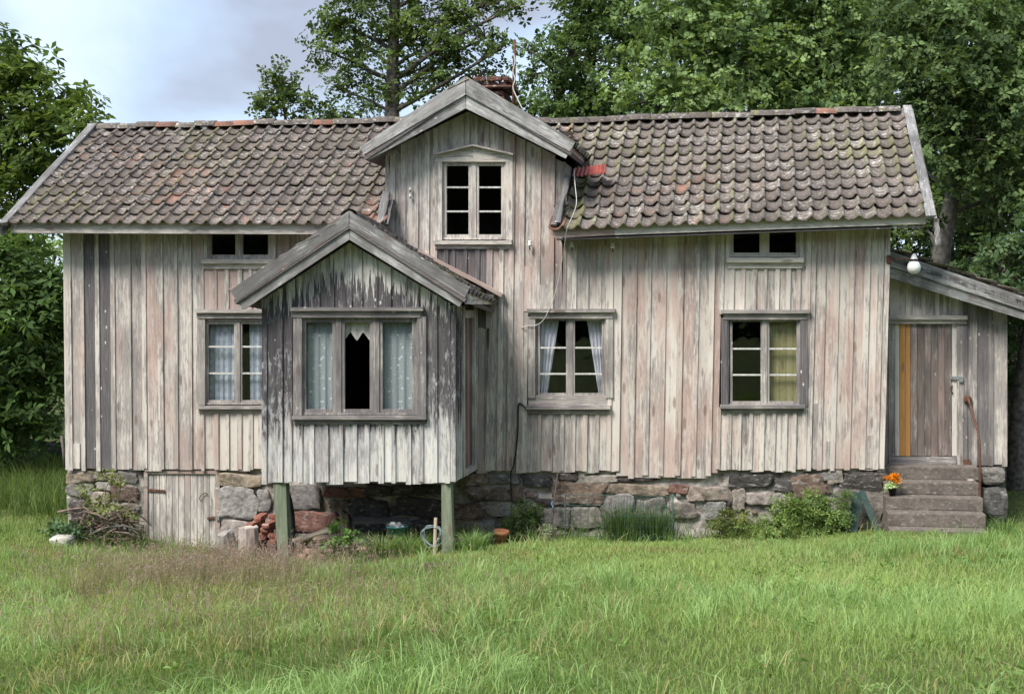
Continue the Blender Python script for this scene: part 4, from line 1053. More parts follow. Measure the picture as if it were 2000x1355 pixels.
# cables
o = tube('cable', smooth_pts([P(1121, 330, .1), P(1123, 360, -.25), P(1126, 395, -.47), P(1119, 420, -.52), P(1108, 445, -.55), P(1104, 470, -.42), P(1096, 520, -.2), P(1085, 570, -.12), P(1076, 596, -.1), P(1062, 624, -.09), P(1047, 635, -.06), P(1030, 636, -.05), P(1018, 640, -.03)]), .0052, CABLEW, None)
tag(o, 'pale cable hanging from the tall gable eaves down to the window below', 'cable')
o = tube('cable', smooth_pts([P(1030, 800, -.03), P(1016, 788, -.03), P(1012, 800, -.03), P(1011, 850, -.03), P(1004, 905, -.05), P(998, 925, -.06), P(999, 970, -.05), P(1001, 1045, -.08)]), .010, BLACKP, None)
tag(o, 'black cable running down the wall into the foundation, left of the mauve curtained window', 'cable')
# pole beside the chimney
pp = empty('mast', P(1003, 240, 2.1), 'thin rusty mast beside the chimney', 'mast')
tube('pole', [P(1003, 240, 2.1), P(1004, 150, 2.1), P(1005, 78, 2.1)], [.028, .026, .022], RUST, pp, 8)
tube('guy_wire', smooth_pts([P(1003, 105, 2.06), P(1006, 120, 2.05), P(1002, 140, 2.05), P(1006, 155, 2.05), P(1002, 172, 2.05), P(1010, 192, 2.03), P(1021, 214, 2.0)]), .009, CABLEW, pp)

# ---- curtains
def curtain(name, label, TL, TR, BR, BL, Y, folds, mat, amp=.014, cat='curtain', zig=None):
    nx, ny = folds * 8 + 1, 10; v = []; q = [P(*p, Y) for p in (TL, TR, BR, BL)]; o3 = (q[2] + q[3]) / 2
    for j in range(ny + 1):
        t = j / ny
        a, b = q[0].lerp(q[3], t), q[1].lerp(q[2], t)
        for i in range(nx):
            s = i / (nx - 1); p = a.lerp(b, s)
            p.y += amp * (math.sin(s * folds * 6.283 + .6 * math.sin(t * 2)) + .4 * math.sin(s * folds * 15.1 + 1)) * (.55 + .45 * t)
            if zig and j == ny: p.z -= .11 * (1 - abs((s * zig) % 1 * 2 - 1))
            v.append(p - o3)
    f = [(j * nx + i, j * nx + i + 1, (j + 1) * nx + i + 1, (j + 1) * nx + i) for j in range(ny) for i in range(nx - 1)]
    me = from_py(name, v, f); me.polygons.foreach_set('use_smooth', [True] * len(f))
    return tag(mesh_obj(name, me, mat, None, Matrix.Translation(o3)), label, cat)
curtain('lace_curtain', 'patterned lace curtain filling the left half of the window left of the bay', (404, 628), (462, 628), (462, 788), (404, 788), .13, 5, LACE1)
curtain('lace_curtain', 'patterned lace curtain drawn aside in the window half next to the bay', (487, 628), (530, 628), (530, 788), (488, 788), .13, 4, LACE1)
curtain('lace_curtain', 'flowered lace curtain in the left light of the bay window', (592, 622), (655, 622), (655, 806), (594, 806), BY + .13, 4, LACE2)
curtain('lace_curtain', 'flowered bluish lace curtain in the right light of the bay window', (740, 622), (812, 622), (812, 806), (742, 806), BY + .13, 4, LACE2)
curtain('lace_valance', 'short cream lace valance with pointed edge in the middle of the bay window', (660, 622), (734, 622), (734, 648), (660, 648), BY + .11, 4, LACE3, .008, zig=3)
curtain('curtain', 'mauve curtain gathered to the left in the window next to the bay', (1052, 624), (1092, 624), (1068, 776), (1050, 776), .13, 4, CURT, .02)
curtain('curtain', 'mauve curtain gathered to the right in the window next to the bay', (1146, 624), (1180, 624), (1180, 776), (1170, 776), .13, 4, CURT, .02)
yb_ = empty('board_panel', P(1530, 790, .12), 'yellow painted boarding behind the right half of the right window', 'panel')
for i in range(5): pslab('plank', 1497 + i * 13, 626, 1497 + (i + 1) * 13 - .5, 790, .12 + U(-.003, .003), .02, WYEL, yb_, (.25, .3, .4, 1))

# ---- loose things on the ground
bk = [rock_mesh('brick', .115, .055, .034, 2, .06, 300 + i, 8) for i in range(5)]
def loose_brick(p, rz, tilt, label, c, group=None):
    o = mesh_obj('brick', rng.choice(bk), BRICK, None, Matrix.Translation(p) @ Euler((tilt[0], tilt[1], rz)).to_matrix().to_4x4()); q = U(.8, 1.2); o.color = (c[0] * q, c[1] * q, c[2] * q, 1)
    tag(o, label, 'brick', group)
g0 = on(520, -.35)
for lev in range(7):
    n = 3 - lev // 4
    for i in range(n):
        for j in range(2):
            if lev > 5 and j == 0: continue
            p = Vector((g0.x - .30 + lev * .03 + i * .20 + U(-.03, .03), -.48 + j * .2 + U(-.03, .03) + lev * .015, g0.z + .04 + lev * .069))
            loose_brick(p, rng.choice([0, 1.57, .3]) + U(-.15, .15), (U(-.06, .06), U(-.10, .10)), 'old red brick heaped against the foundation behind the left green post', (.24, .10, .075), 'bricks heaped behind the left post')
for k, (x, Y, dz, rz) in enumerate(((584, -1.25, .12, 1.2), (598, -1.5, .04, .2), (620, -1.55, .04, .5), (610, -1.52, .11, .1))):
    loose_brick(on(x, Y, dz), rz, (U(-.1, .1), U(-.1, .1)), ('orange brick standing on edge just right of the left green post', 'pale brick lying on the ground right of the left post, leftmost of three', 'pale brick lying nearest the leafy plant under the bay', 'brick lying on top of the two pale bricks under the bay')[k], (.34, .17, .11) if k == 0 else (.36, .24, .18))
# chopping block and frayed log
def stump(px, Y, r, h, label, c, rough, tilt=(0, 0)):
    bm = bmesh.new(); sides = 18; rings = []
    for j in range(6):
        z = h * j / 5; rr = r * (1.10 - .12 * j / 5)
        rings.append([bm.verts.new((math.cos(k * 6.283 / sides) * rr * (1 + rough * mnoise.noise(Vector((math.cos(k * 6.283 / sides) * 3, math.sin(k * 6.283 / sides) * 3, z * 1.2 + px)))), math.sin(k * 6.283 / sides) * rr * (1 + rough * mnoise.noise(Vector((k * 1.7, 2, z * 2)))), z + (rough * .12 * mnoise.noise(Vector((k * 2.3, 1, px))) if j == 5 else 0))) for k in range(sides)])
    for j in range(5):
        for k in range(sides): bm.faces.new((rings[j][k], rings[j][(k + 1) % sides], rings[j + 1][(k + 1) % sides], rings[j + 1][k]))
    bm.faces.new(rings[-1]); bm.faces.new(rings[0][::-1])
    o = mesh_obj('stump', bm_mesh('stump', bm), WZ, None, Matrix.Translation(on(px, Y, -.04)) @ Euler((tilt[0], tilt[1], 0)).to_matrix().to_4x4()); o.color = c
    tag(o, label, 'stump')
stump(485, -.75, .125, .42, 'upright pale chopping block in front of the red brick heap', (.50, .6, .42, 1), .3)
stump(449, -.72, .12, .33, 'frayed white log beside the cellar door, left of the chopping block', (.68, .2, .5, 1), .7, (.1, -.15))
# black downpipe under the bay
o = tube('downpipe', smooth_pts([P(557, 944, -1.25), P(566, 975, -1.2), P(572, 1010, -1.15), P(573, 1060, -1.12)]), .028, BLACKP, None, 8); tag(o, 'black pipe hanging behind the left green post', 'pipe')
# timber lying under the bay
def lumber(a, b, w, t, label, mat=WRAW, c=(.4, .3, .4, 1)):
    o = beam('plank', a, b, w, t, mat, None, (0, -.3, 1), c, 4, .004); tag(o, label, 'plank')
lumber(on(573, -1.2, .24), on(655, -.9, .36), .10, .025, 'pale board slanting up from behind the left post', WRAW, (.1, .3, .9, 1))
lumber(on(580, -.75, .14), on(690, -.6, .16), .14, .06, 'grey plank lowest in the timber under the bay', WX, (.6, .2, .3, 1))
lumber(on(590, -.72, .21), on(670, -.62, .23), .12, .05, 'narrow brown plank on top of the grey timber under the bay', WRAW, (.5, .3, .3, 1))
lumber(on(690, -.55, .42), on(800, -.45, .34), .14, .04, 'dark plank propped under the bay behind the bucket', WX, (.75, .2, .2, 1))
lumber(on(650, -.5, .14), on(745, -.7, .10), .10, .035, 'greenish plank lying behind the leafy plant under the bay', WX, (.5, .1, .4, 1))
lumber(on(690, -1.05, .06), on(735, -1.1, .07), .09, .05, 'short raw orange timber right of the leafy plant', WRAW, (.1, .7, .6, 1))
# bucket of rubble
bp = on(776, -1.0, .09)
bu = empty('bucket', bp, 'teal bucket filled with white rubble under the bay', 'bucket')
mesh_obj('body', lathe_mesh('body', [(0, 0), (.10, 0), (.135, .24), (.143, .24), (.143, .255), (.13, .255), (.098, .02), (0, .02)], 20), TEAL, bu, Matrix.Translation(bp))
for i in range(12):
    a = U(0, 6.28); r = U(0, .10)
    o = mesh_obj('rubble', rock_mesh('rubble', U(.02, .04), U(.02, .035), U(.015, .03), 1, .3, i + 400, 3), STONE, bu, Matrix.Translation(bp + Vector((math.cos(a) * r, math.sin(a) * r, .24 + U(0, .045))))); o.color = (.62, .62, .62, 1)
tube('handle', smooth_pts([bp + Vector((-.14, 0, .24)), bp + Vector((-.1, -.09, .29)), bp + Vector((0, -.13, .30)), bp + Vector((.1, -.09, .29)), bp + Vector((.14, 0, .24))]), .005, IRON, bu)
# stake with a coil of wire
sp_ = on(848, -1.75, -.05)
o = beam('stake', sp_, sp_ + Vector((.02, 0, .52)), .035, .03, WRAW, None, (0, -1, 0), (.3, .1, .7, 1)); tag(o, 'thin wooden stake standing left of the right green post', 'stake')
cp = sp_ + Vector((-.02, -.035, .30)); bm = bmesh.new()
for k in range(4):
    r = .115 + U(-.015, .015); ph = U(0, 6)
    tube_bm(bm, [Vector((math.cos(t) * r + .03 * math.sin(2 * t + ph), .01 * k + .015 * math.sin(t + ph), math.sin(t) * r * 1.05)) for t in np.linspace(0, 6.2, 30)], .0034, 5)
o = mesh_obj('wire_coil', bm_mesh('wire_coil', bm, True), plain('blue_grey_cord', (.28, .36, .38), .5), None, Matrix.Translation(cp)); tag(o, 'blue-grey wire coil hanging on the thin wooden stake', 'wire coil', kind=None)
# terracotta pot
tp = on(977, -.75, -.01)
tpo = mesh_obj('terracotta_pot', lathe_mesh('terracotta_pot', [(0, 0), (.06, 0), (.085, .16), (.097, .16), (.1, .21), (.087, .21), (.075, .16), (.055, .02), (0, .02)], 18), CLAY, None, Matrix.Translation(tp) @ Euler((.05, .1, 0)).to_matrix().to_4x4()); tpo.color = (.42, .17, .09, 1); tag(tpo, 'small terracotta pot in the grass right of the right green post', 'pot')
# cane against the wall
cn = empty('cane', on(1074, -.45), 'pale cane with a blue tie leaning on the foundation', 'cane')
tube('stick', [on(1074, -.45, -.05), P(1081, 985, -.15), P(1089, 921, -.03)], [.014, .012, .010], WRAW, cn, 6)
tube('tie', [P(1079, 978, -.21), P(1077, 984, -.23), P(1080, 990, -.22), P(1077, 995, -.24)], .008, plain('blue_tie', (.15, .30, .42)), cn, 5)
# green wire fence panel
wf = empty('wire_fence', on(1210, -.40), 'low green wire mesh panel standing in front of the foundation', 'fence')
bm = bmesh.new(); a0, a1 = on(1104, -.45), on(1314, -.40); zt = P(1200, 967, -.42).z
tt = list(np.linspace(0, .5, 8)) + list(np.linspace(.52, 1, 17))
for t in tt:
    p = a0.lerp(a1, t); tube_bm(bm, [p + Vector((0, 0, -.05)), Vector((p.x, p.y, zt - .01 * math.sin(t * 3)))], .0035, 4)
for h in np.linspace(.12, 1, 5):
    tube_bm(bm, [Vector((p.x, p.y - .005, p.z + (zt - p.z) * h)) for p in (a0, a0.lerp(a1, .5), a1)], .003, 4)
mesh_obj('wire_mesh', bm_mesh('wire_mesh', bm), WIRE, wf, None, 'stuff')
for p in (a0, a1): tube('end_post', [p + Vector((0, .01, -.1)), Vector((p.x, p.y + .01, zt + .02))], .008, WIRE, wf)
# dark green boards leaning near the steps
o = beam('plastic_board', on(1717, -.75, -.03), P(1683, 958, -.12), .075, .02, GREENP, None, (0, -1, .2), None, 4, .003); tag(o, 'narrow dark green board leaning on the foundation beside the steps', 'board')
o = beam('plastic_board', on(1662, -.5, -.03), P(1676, 962, -.10), .13, .012, GREENP, None, (0, -1, .2), None, 3, .004); tag(o, 'broader grey-green board leaning behind the narrow green one', 'board')
# pale pole and dark sheeting left of the house
o = tube('pole', [P(127, 912, .3), P(124, 880, .3), P(120, 851, .3)], [.022, .02, .016], WRAW, None, 7); tag(o, 'short pale pole standing at the left house corner', 'pole')
def heap(px, Y, rx, ry, h, mat, nm, label, cat, seed):
    bm = bmesh.new(); bmesh.ops.create_grid(bm, x_segments=18, y_segments=12, size=1)
    for v in bm.verts:
        r = math.hypot(v.co.x, v.co.y); z = max(0, 1 - r * r) ** .6 * h
        v.co = Vector((v.co.x * rx, v.co.y * ry, z + .12 * h * mnoise.noise(Vector((v.co.x * 5, v.co.y * 5, seed))) - .05))
    tag(mesh_obj(nm, bm_mesh(nm, bm, True), mat, None, Matrix.Translation(on(px, Y))), label, cat)
heap(60, 6.0, 1.6, .8, .55, TARP, 'tarpaulin_heap', 'heap under dark sheeting behind the left house corner', 'heap', 3)
# ---- brush pile
bpile = empty('brush_pile', on(205, -.75), 'pile of dead branches and creepers left of the cellar door', 'brush pile')
c0 = on(205, -.75)
for i in range(95):
    a = U(0, 6.28); L = U(.3, .8); z0 = U(.0, .42) * (1 - .0)
    st_ = c0 + Vector((U(-.33, .33), U(-.2, .2), z0 * .9 + .02)); d = Vector((math.cos(a), math.sin(a) * .5, U(-.25, .35)))
    b = Vector((U(-.12, .12), U(-.1, .1), U(.0, .15)))
    r = U(.006, .019)
    pts = [st_ - d * L / 2, st_ - d * L * .17 + b * .8, st_ + d * L * .17 + b, st_ + d * L / 2]
    for p in pts: p.z = max(p.z, float(terr(p.x, p.y)) + .01)
    tube('branch', pts, [r, r * .9, r * .75, r * .4], STICK if i % 3 else BARKG, bpile, 5)
for i in range(7):
    st_ = c0 + Vector((U(-.4, .3), U(-.1, .25), .3)); e = st_ + Vector((U(-.5, .9), U(-.2, .1), U(.2, .75)))
    tube('branch', smooth_pts([st_, st_.lerp(e, .5) + Vector((0, 0, .18)), e], 5), .005, STICK, bpile, 4)
V, F, C = leaves([(-.1, .1, .45, .38, .25, .32), (-.2, .25, .75, .28, .12, .25), (.2, 0, .35, .3, .2, .2)], 210, .06, .045, 4, (.08, .10, .035), (.22, .25, .10), np.random.default_rng(8), .05, 8)
mesh_obj('creeper', attr_mesh('creeper', V, F, C), LEAF, bpile, Matrix.Translation(c0), 'stuff')
# stone in the grass
o = mesh_obj('stone', rock_mesh('stone', .16, .12, .09, 3, .2, 60, 3.5), STONE, None, Matrix.Translation(on(120, -1.2, .03))); o.color = (.42, .39, .35, 1); tag(o, 'pale stone in the grass in front of the brush pile', 'stone')
# bare earth and straw patches in front of the house
def ground_patch(nm, px, py, rx, ry, mat, seed):
    c = G(px, py); bm = bmesh.new(); n = 28; rings = []
    for j in range(4):
        t = j / 3.0
        rings.append([bm.verts.new((0, 0, 0)) for k in range(n)])
        for k, v in enumerate(rings[-1]):
            a = k * 6.283 / n; q = (t + .02) * (1 + .3 * mnoise.noise(Vector((math.cos(a) * 1.6, math.sin(a) * 1.6, seed))))
            x, y = c.x + math.cos(a) * rx * q, min(c.y + math.sin(a) * ry * q, -.02)
            v.co = Vector((x, y, float(terr(x, y)) + .006 + .012 * (1 - t)))
    for j in range(3):
        for k in range(n): bm.faces.new((rings[j][k], rings[j + 1][k], rings[j + 1][(k + 1) % n], rings[j][(k + 1) % n]))
    bm.faces.new(rings[0])
    o = mesh_obj(nm, bm_mesh(nm, bm, True), mat, None, None, 'structure')
ground_patch('bare_soil', 820, 1105, .8, .18, SOIL, 2); ground_patch('bare_soil', 1850, 1052, .55, .16, STRAW, 4); ground_patch('bare_soil', 700, 1075, 1.3, .5, SOIL, 8); ground_patch('bare_soil', 1250, 1048, .8, .12, STRAW, 5); 
# ---------------------------------------------------------------- trees and bushes
TR = np.random.default_rng(21)
def tree(name, label, base, trunk, rad, lobes, dens, L, Wd, k, clo, chi, bark=BARK, group=None, clump=.2, per=16, twigs=6, up=.5, cat='tree'):
    """trunk: list of points; lobes: (px, py, Y, r_px[, squash])"""
    t = empty(name, base, label, cat, group)
    lb = []
    for q in lobes:
        px, py, Y, r = q[:4]; sq = q[4] if len(q) > 4 else .85
        c = P(px, py, Y); m = r * (17 + Y) / FPX
        lb.append((c.x - base[0], c.y - base[1], c.z - base[2], m, m * .9, m * sq))
    bm = bmesh.new(); o3 = Vector(base); tp = [Vector(p) - o3 for p in smooth_pts(trunk, 4)]
    n = len(tp); tube_bm(bm, tp, [rad * (1 - .75 * i / (n - 1)) for i in range(n)], 10)
    for (x, y, z, rx, ry, rz) in lb:
        c = Vector((x, y, z)); s = min(tp, key=lambda p: (p - c).length + (.8 if p.z > z else 0) + abs(p.z - (z - .6 * (p - c).length)) * .6)
        mid = s.lerp(c, .5) + Vector((U(-.15, .15), U(-.15, .15), U(.0, .25)))
        r0 = min(rad * .26, .015 + .02 * (c - s).length)
        tube_bm(bm, smooth_pts([s, mid, c], 3), [r0 * (1 - .11 * i) for i in range(7)], 6, False)
        for w in range(twigs):
            d = Vector((U(-1, 1), U(-1, 1), U(-.5, 1))); d = d.normalized() * U(.5, .95)
            e = c + Vector((d.x * rx, d.y * ry, d.z * rz)); f0 = mid.lerp(c, U(.3, 1))
            tube_bm(bm, [f0, f0.lerp(e, .5) + Vector((U(-.06, .06), U(-.06, .06), U(-.03, .1))), e], [r0 * .38, r0 * .26, r0 * .1], 4, False)
    mesh_obj('trunk', bm_mesh('trunk', bm, True), bark, t, Matrix.Translation(o3))
    V, F, C = leaves(lb, dens, L, Wd, k, clo, chi, TR, clump, per, up)
    mesh_obj('crown', attr_mesh('crown', V, F, C), LEAF, t, Matrix.Translation(o3))
    return t
def base_at(px, Y): return tuple(on(px, Y, -.1))
def tpts(*q): return [P(a, b, Y) for a, b, Y in q]

# left: horse chestnut with its low skirt
b = base_at(-40, 6)
tree('chestnut_tree', 'dark horse chestnut tree with big palmate leaves at the left edge', b, [Vector(b)] + tpts((-40, 600, 6), (-30, 400, 6), (0, 200, 6)), .28,
     [(20, 150, 6, 62), (75, 175, 6, 55), (120, 225, 5.7, 55), (165, 245, 5.6, 38), (55, 250, 6, 70), (10, 300, 6, 75), (95, 315, 5.8, 62), (35, 390, 5.8, 68), (-40, 200, 6.2, 90), (-60, 350, 6, 100), (60, 470, 5.5, 45, .5), (-10, 110, 6, 50), (20, 465, 5.6, 60)],
     145, .19, .075, 6, (.03, .055, .014), (.125, .185, .042), clump=.20, per=9, up=.75)
b = base_at(-10, 4.2)
tree('chestnut_shrub', 'low leafy chestnut growth left of the house wall', b, [Vector(b)] + tpts((0, 800, 4.2), (20, 650, 4.2)), .12,
     [(20, 560, 4.2, 70), (80, 560, 4.2, 55), (40, 650, 4.0, 80), (100, 660, 4.2, 50), (20, 750, 4.0, 80), (85, 740, 4.1, 55), (40, 840, 4.0, 62), (-40, 650, 4.2, 90), (-30, 820, 4.2, 90), (105, 600, 4.3, 40), (20, 500, 4.2, 40)],
     175, .20, .075, 6, (.028, .055, .016), (.10, .17, .05), clump=.20, per=9, up=.6)
b = base_at(105, 22)
tree('birch_tree', 'pale green distant tree behind the left house corner', b, [Vector(b)] + tpts((105, 700, 22), (105, 500, 22)), .12, [(100, 520, 22, 35, 1.1), (115, 490, 22, 22, 1.2), (70, 560, 22, 50), (110, 600, 22, 50)], 130, .12, .08, 4, (.14, .22, .06), (.28, .38, .13), clump=.25)
# middle: oaks behind the roof
OK1, OK2 = (.03, .055, .016), (.13, .19, .05)
b = base_at(768, 13)
tree('oak_tree', 'tall oak behind the chimney with open crown', b, [Vector(b)] + tpts((768, 400, 13), (766, 220, 13), (768, 100, 13), (775, -60, 13), (780, -140, 13)), .24,
     [(655, 35, 13, 45), (700, 70, 13, 52), (640, 100, 12.8, 34), (745, 30, 13, 60), (700, 130, 13, 45), (660, 175, 12.8, 30), (790, 90, 13, 55), (830, 30, 13, 62), (760, 165, 13, 42), (720, 205, 13, 34), (820, 165, 13, 46), (880, 70, 12.8, 60), (930, 30, 12.8, 48), (900, 130, 13, 46), (850, 120, 13, 50), (960, 70, 12.6, 30), (945, 150, 12.8, 34), (985, 90, 12.6, 18), (640, 55, 13, 28), (690, -20, 13, 55), (800, -50, 13, 80), (900, -40, 13, 60), (975, 5, 12.7, 36), (1020, 8, 12.6, 18)],
     130, .125, .065, 6, OK1, OK2, clump=.17, per=10, twigs=9)
b = base_at(560, 11)
tree('oak_sapling', 'small oak whose top rises above the left roof ridge', b, [Vector(b)] + tpts((565, 400, 11), (560, 260, 11), (548, 150, 11)), .08,
     [(546, 135, 11, 20, 1.3), (540, 165, 11, 28), (512, 195, 11, 28), (555, 205, 11, 36), (520, 225, 11, 28), (600, 222, 11, 36), (645, 225, 11, 36), (575, 180, 11, 20), (690, 228, 11, 34), (497, 190, 11, 14)],
     135, .125, .065, 6, OK1, (.12, .17, .045), clump=.13, per=9, twigs=8)
b = base_at(1040, 10)
tree('oak_tree', 'oak with glossy dark leaves right of the chimney', b, [Vector(b)] + tpts((1060, 400, 10), (1090, 200, 10), (1130, 60, 10)), .2,
     [(1040, 205, 9.5, 36), (1025, 95, 9.6, 22), (1040, 150, 9.6, 26), (1090, 190, 9.3, 50), (1070, 225, 9.2, 36), (1110, 125, 9.5, 52), (1140, 50, 9.6, 50), (1160, 200, 9.2, 52), (1180, 120, 9.4, 60), (1200, 30, 9.6, 62), (1130, 0, 9.6, 40), (1170, -40, 9.6, 60), (1240, 90, 9.3, 50), (1060, 110, 9.7, 22), (1085, 145, 9.5, 30)],
     225, .115, .06, 6, OK1, (.10, .16, .05), clump=.16, per=11, twigs=8)
# right: big light-leaved aspens and a dark oak wood
b = base_at(1420, 7.5)
AS1, AS2 = (.055, .10, .034), (.25, .345, .14)
tree('aspen_tree', 'light green round-leaved tree behind the right roof', b, [Vector(b)] + tpts((1410, 400, 7.5), (1400, 200, 7.5), (1410, 0, 7.5)), .2,
     [(1290, 130, 7, 62), (1250, 195, 6.8, 44), (1330, 200, 6.8, 50), (1370, 110, 6.8, 66), (1330, 50, 7, 62), (1390, 190, 6.7, 55), (1430, 40, 7, 66), (1460, 120, 6.7, 62), (1470, 195, 6.7, 50), (1290, 60, 7.2, 52), (1390, -30, 7, 70), (1290, -20, 7.2, 60)],
     250, .098, .084, 5, AS1, AS2, BARKG, clump=.22, per=20, twigs=8)
b = base_at(1600, 8)
tree('aspen_tree', 'tall light-leaved tree between the right roof and the dark wood', b, [Vector(b)] + tpts((1600, 400, 8), (1590, 200, 8), (1600, 0, 8)), .2,
     [(1530, 70, 7.4, 66), (1560, 160, 7.2, 60), (1500, 150, 7.2, 50), (1620, 100, 7.4, 70), (1650, 180, 7.2, 60), (1600, 20, 7.6, 70), (1690, 60, 7.5, 70), (1520, 0, 7.6, 60), (1600, 205, 7, 50), (1700, 150, 7.2, 56), (1640, -50, 7.6, 80), (1530, -60, 7.6, 70), (1545, 205, 7, 40)],
     250, .098, .084, 5, (.048, .09, .032), (.215, .305, .12), BARKG, clump=.22, per=20, twigs=8)
b = base_at(1828, 5)
tree('oak_tree', 'dark oak with a pale leaning trunk beside the right gable', b, [Vector(b)] + tpts((1830, 620, 5), (1838, 500, 5), (1852, 420, 5), (1868, 330, 5), (1862, 200, 5), (1850, 40, 5), (1840, -80, 5)), .19,
     [(1770, 110, 4.6, 62), (1830, 60, 4.6, 72), (1900, 110, 4.4, 72), (1790, 190, 4.4, 52), (1860, 200, 4.2, 62), (1935, 180, 4.4, 66), (1980, 90, 4.6, 66), (1985, 230, 4.4, 66), (1900, 270, 4.2, 56), (1830, 270, 4.4, 42), (1950, 310, 4.4, 56), (1990, 370, 4.6, 50), (1740, 40, 5.0, 60), (1900, 0, 4.8, 80), (2050, 150, 5.2, 80), (2040, 300, 5.2, 70), (1800, -60, 5.6, 80), (1960, -40, 5.5, 70), (1890, 340, 4.6, 40), (1840, 350, 6.5, 40), (1780, 300, 6.2, 40), (1822, 395, 4.2, 26), (1835, 430, 6, 40), (1795, 450, 6, 40), (1870, 150, 4.0, 50), (1860, 40, 4.2, 60), (1850, 320, 4.4, 34), (1765, 240, 5.6, 44), (1940, 390, 5.6, 44), (1800, 390, 7, 36)],
     225, .115, .06, 6, (.03, .055, .022), (.15, .22, .085), BARKG, clump=.16, per=10, twigs=8)
b = base_at(1960, 3.2)
tree('oak_bush', 'glossy leafed bush above the lean-to roof at the right edge', b, [Vector(b)] + tpts((1960, 800, 3.2), (1955, 640, 3.2), (1950, 540, 3.2)), .06,
     [(1930, 500, 3.2, 36), (1975, 490, 3.2, 40), (1905, 520, 3.2, 24), (1950, 545, 3.1, 40), (1995, 550, 3.2, 40), (1910, 555, 3.1, 22), (2030, 500, 3.2, 50)],
     260, .10, .055, 6, (.04, .08, .036), (.14, .21, .095), clump=.10, per=10, twigs=8)
b = base_at(1985, 2.6)
tree('old_tree', 'thick dark trunk at the right picture edge behind the lean-to', b, [Vector(b)] + tpts((1984, 880, 2.6), (1992, 760, 2.6), (2015, 600, 2.6), (2040, 400, 2.6), (2050, 200, 2.6)), .15,
     [(1990, 650, 3.0, 24), (1985, 705, 3.4, 22), (2040, 620, 3, 50), (2060, 420, 3, 70), (2080, 250, 3, 80)], 150, .10, .055, 6, (.02, .04, .018), (.07, .12, .045), clump=.15, per=10)
# dark slanting boughs and young trunks inside the wood
for k, (pts, r, lab) in enumerate((
    ([(1735, 560, 9), (1760, 505, 9), (1775, 470, 9), (1745, 455, 9), (1720, 440, 9)], .09, 'crooked dark trunk just right of the right gable'),
    ([(1940, 620, 10), (1948, 480, 10), (1955, 380, 10), (1950, 250, 10)], .11, 'straight dark trunk in the wood behind the glossy bush'),
    ([(1905, 620, 12), (1890, 500, 12), (1880, 400, 12), (1900, 300, 12)], .13, 'thick shaded trunk deep in the wood above the lean-to'))):
    b = base_at(pts[0][0], pts[0][2])
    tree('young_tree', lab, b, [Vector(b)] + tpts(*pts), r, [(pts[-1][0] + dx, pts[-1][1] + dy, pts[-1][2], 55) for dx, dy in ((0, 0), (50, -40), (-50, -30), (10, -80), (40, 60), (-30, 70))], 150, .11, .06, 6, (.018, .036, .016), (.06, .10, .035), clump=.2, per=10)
# the wood further back, too far in to tell trees apart
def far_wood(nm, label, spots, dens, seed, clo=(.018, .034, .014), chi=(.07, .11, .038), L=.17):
    rs = np.random.default_rng(seed); lb = []
    for px, py, Y, r in spots:
        c = P(px, py, Y); m = r * (17 + Y) / FPX; lb.append((c.x, c.y, c.z, m, m, m * .85))
    V, F, C = leaves(lb, dens, L, L * .55, 5, clo, chi, rs, .32, 12)
    tag(mesh_obj(nm, attr_mesh(nm, V, F, C), LEAF, None, None, 'stuff'), label, 'wood')
sp1 = []
for i in range(90): sp1.append((U(1740, 2140), U(300, 900), U(9, 17), U(45, 75)))
for i in range(40): sp1.append((U(1700, 2140), U(-80, 420), U(10, 16), U(60, 90)))
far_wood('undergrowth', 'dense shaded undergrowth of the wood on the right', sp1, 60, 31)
sp2 = [(U(1080, 1800), U(-20, 330), U(13, 18), U(60, 90)) for i in range(34)]
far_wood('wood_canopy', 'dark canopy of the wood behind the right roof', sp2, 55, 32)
sp3 = [(U(-180, 60), U(560, 880), U(9, 14), U(60, 90)) for i in range(20)]
far_wood('hedge', 'shaded hedge far behind the chestnut on the left', sp3, 55, 33)

# the wood across the meadow behind the photographer; the window panes mirror it
sp4 = []
rs4 = random.Random(4)
wv = []
for i in range(46):
    X_ = -34 + i * 1.5; 
    for z, r in ((2.5, 2.2), (5.5, 2.4), (8.5, 2.2), (11, 1.7)): wv.append((X_ + rs4.uniform(-1, 1), -42 + rs4.uniform(-2.5, 2.5), z + rs4.uniform(-.8, 2.2), r, r, r))
V, F, C = leaves(wv, 6, .95, .65, 4, (.018, .034, .014), (.07, .11, .038), np.random.default_rng(34), .6, 8)
tag(mesh_obj('meadow_wood', attr_mesh('meadow_wood', V, F, C), LEAF, None, None, 'stuff'), 'wood across the meadow, mirrored in the window panes', 'wood')

# ---- bushes along the foundation
def bush(name, label, px, Y, lobes, dens, L, Wd, k, clo, chi, clump=.05, cat='plant', up=.5, stems=7):
    b = on(px, Y); t = empty(name, b, label, cat); rs = np.random.default_rng(int(px) + 3)
    lb = []
    for (dx, dz, r, sq) in lobes: lb.append((dx, 0, dz, r, r * .8, r * sq))
    bm = bmesh.new()
    for i in range(stems):
        l = rng.choice(lb); tube_bm(bm, [Vector((U(-.04, .04), U(-.04, .04), -.03)), Vector((l[0] * .5, U(-.03, .03), l[2] * .55)), Vector((l[0] + U(-.08, .08), U(-.06, .06), l[2] + l[5] * .6))], [.007, .006, .003], 4, False)
    mesh_obj('stem', bm_mesh('stem', bm), STICK, t, Matrix.Translation(b))
    V, F, C = leaves(lb, dens, L, Wd, k, clo, chi, rs, clump, 8, up, .2)
    mesh_obj('foliage', attr_mesh('foliage', V, F, C), LEAF, t, Matrix.Translation(b))
GR1, GR2 = (.06, .11, .03), (.20, .29, .08)
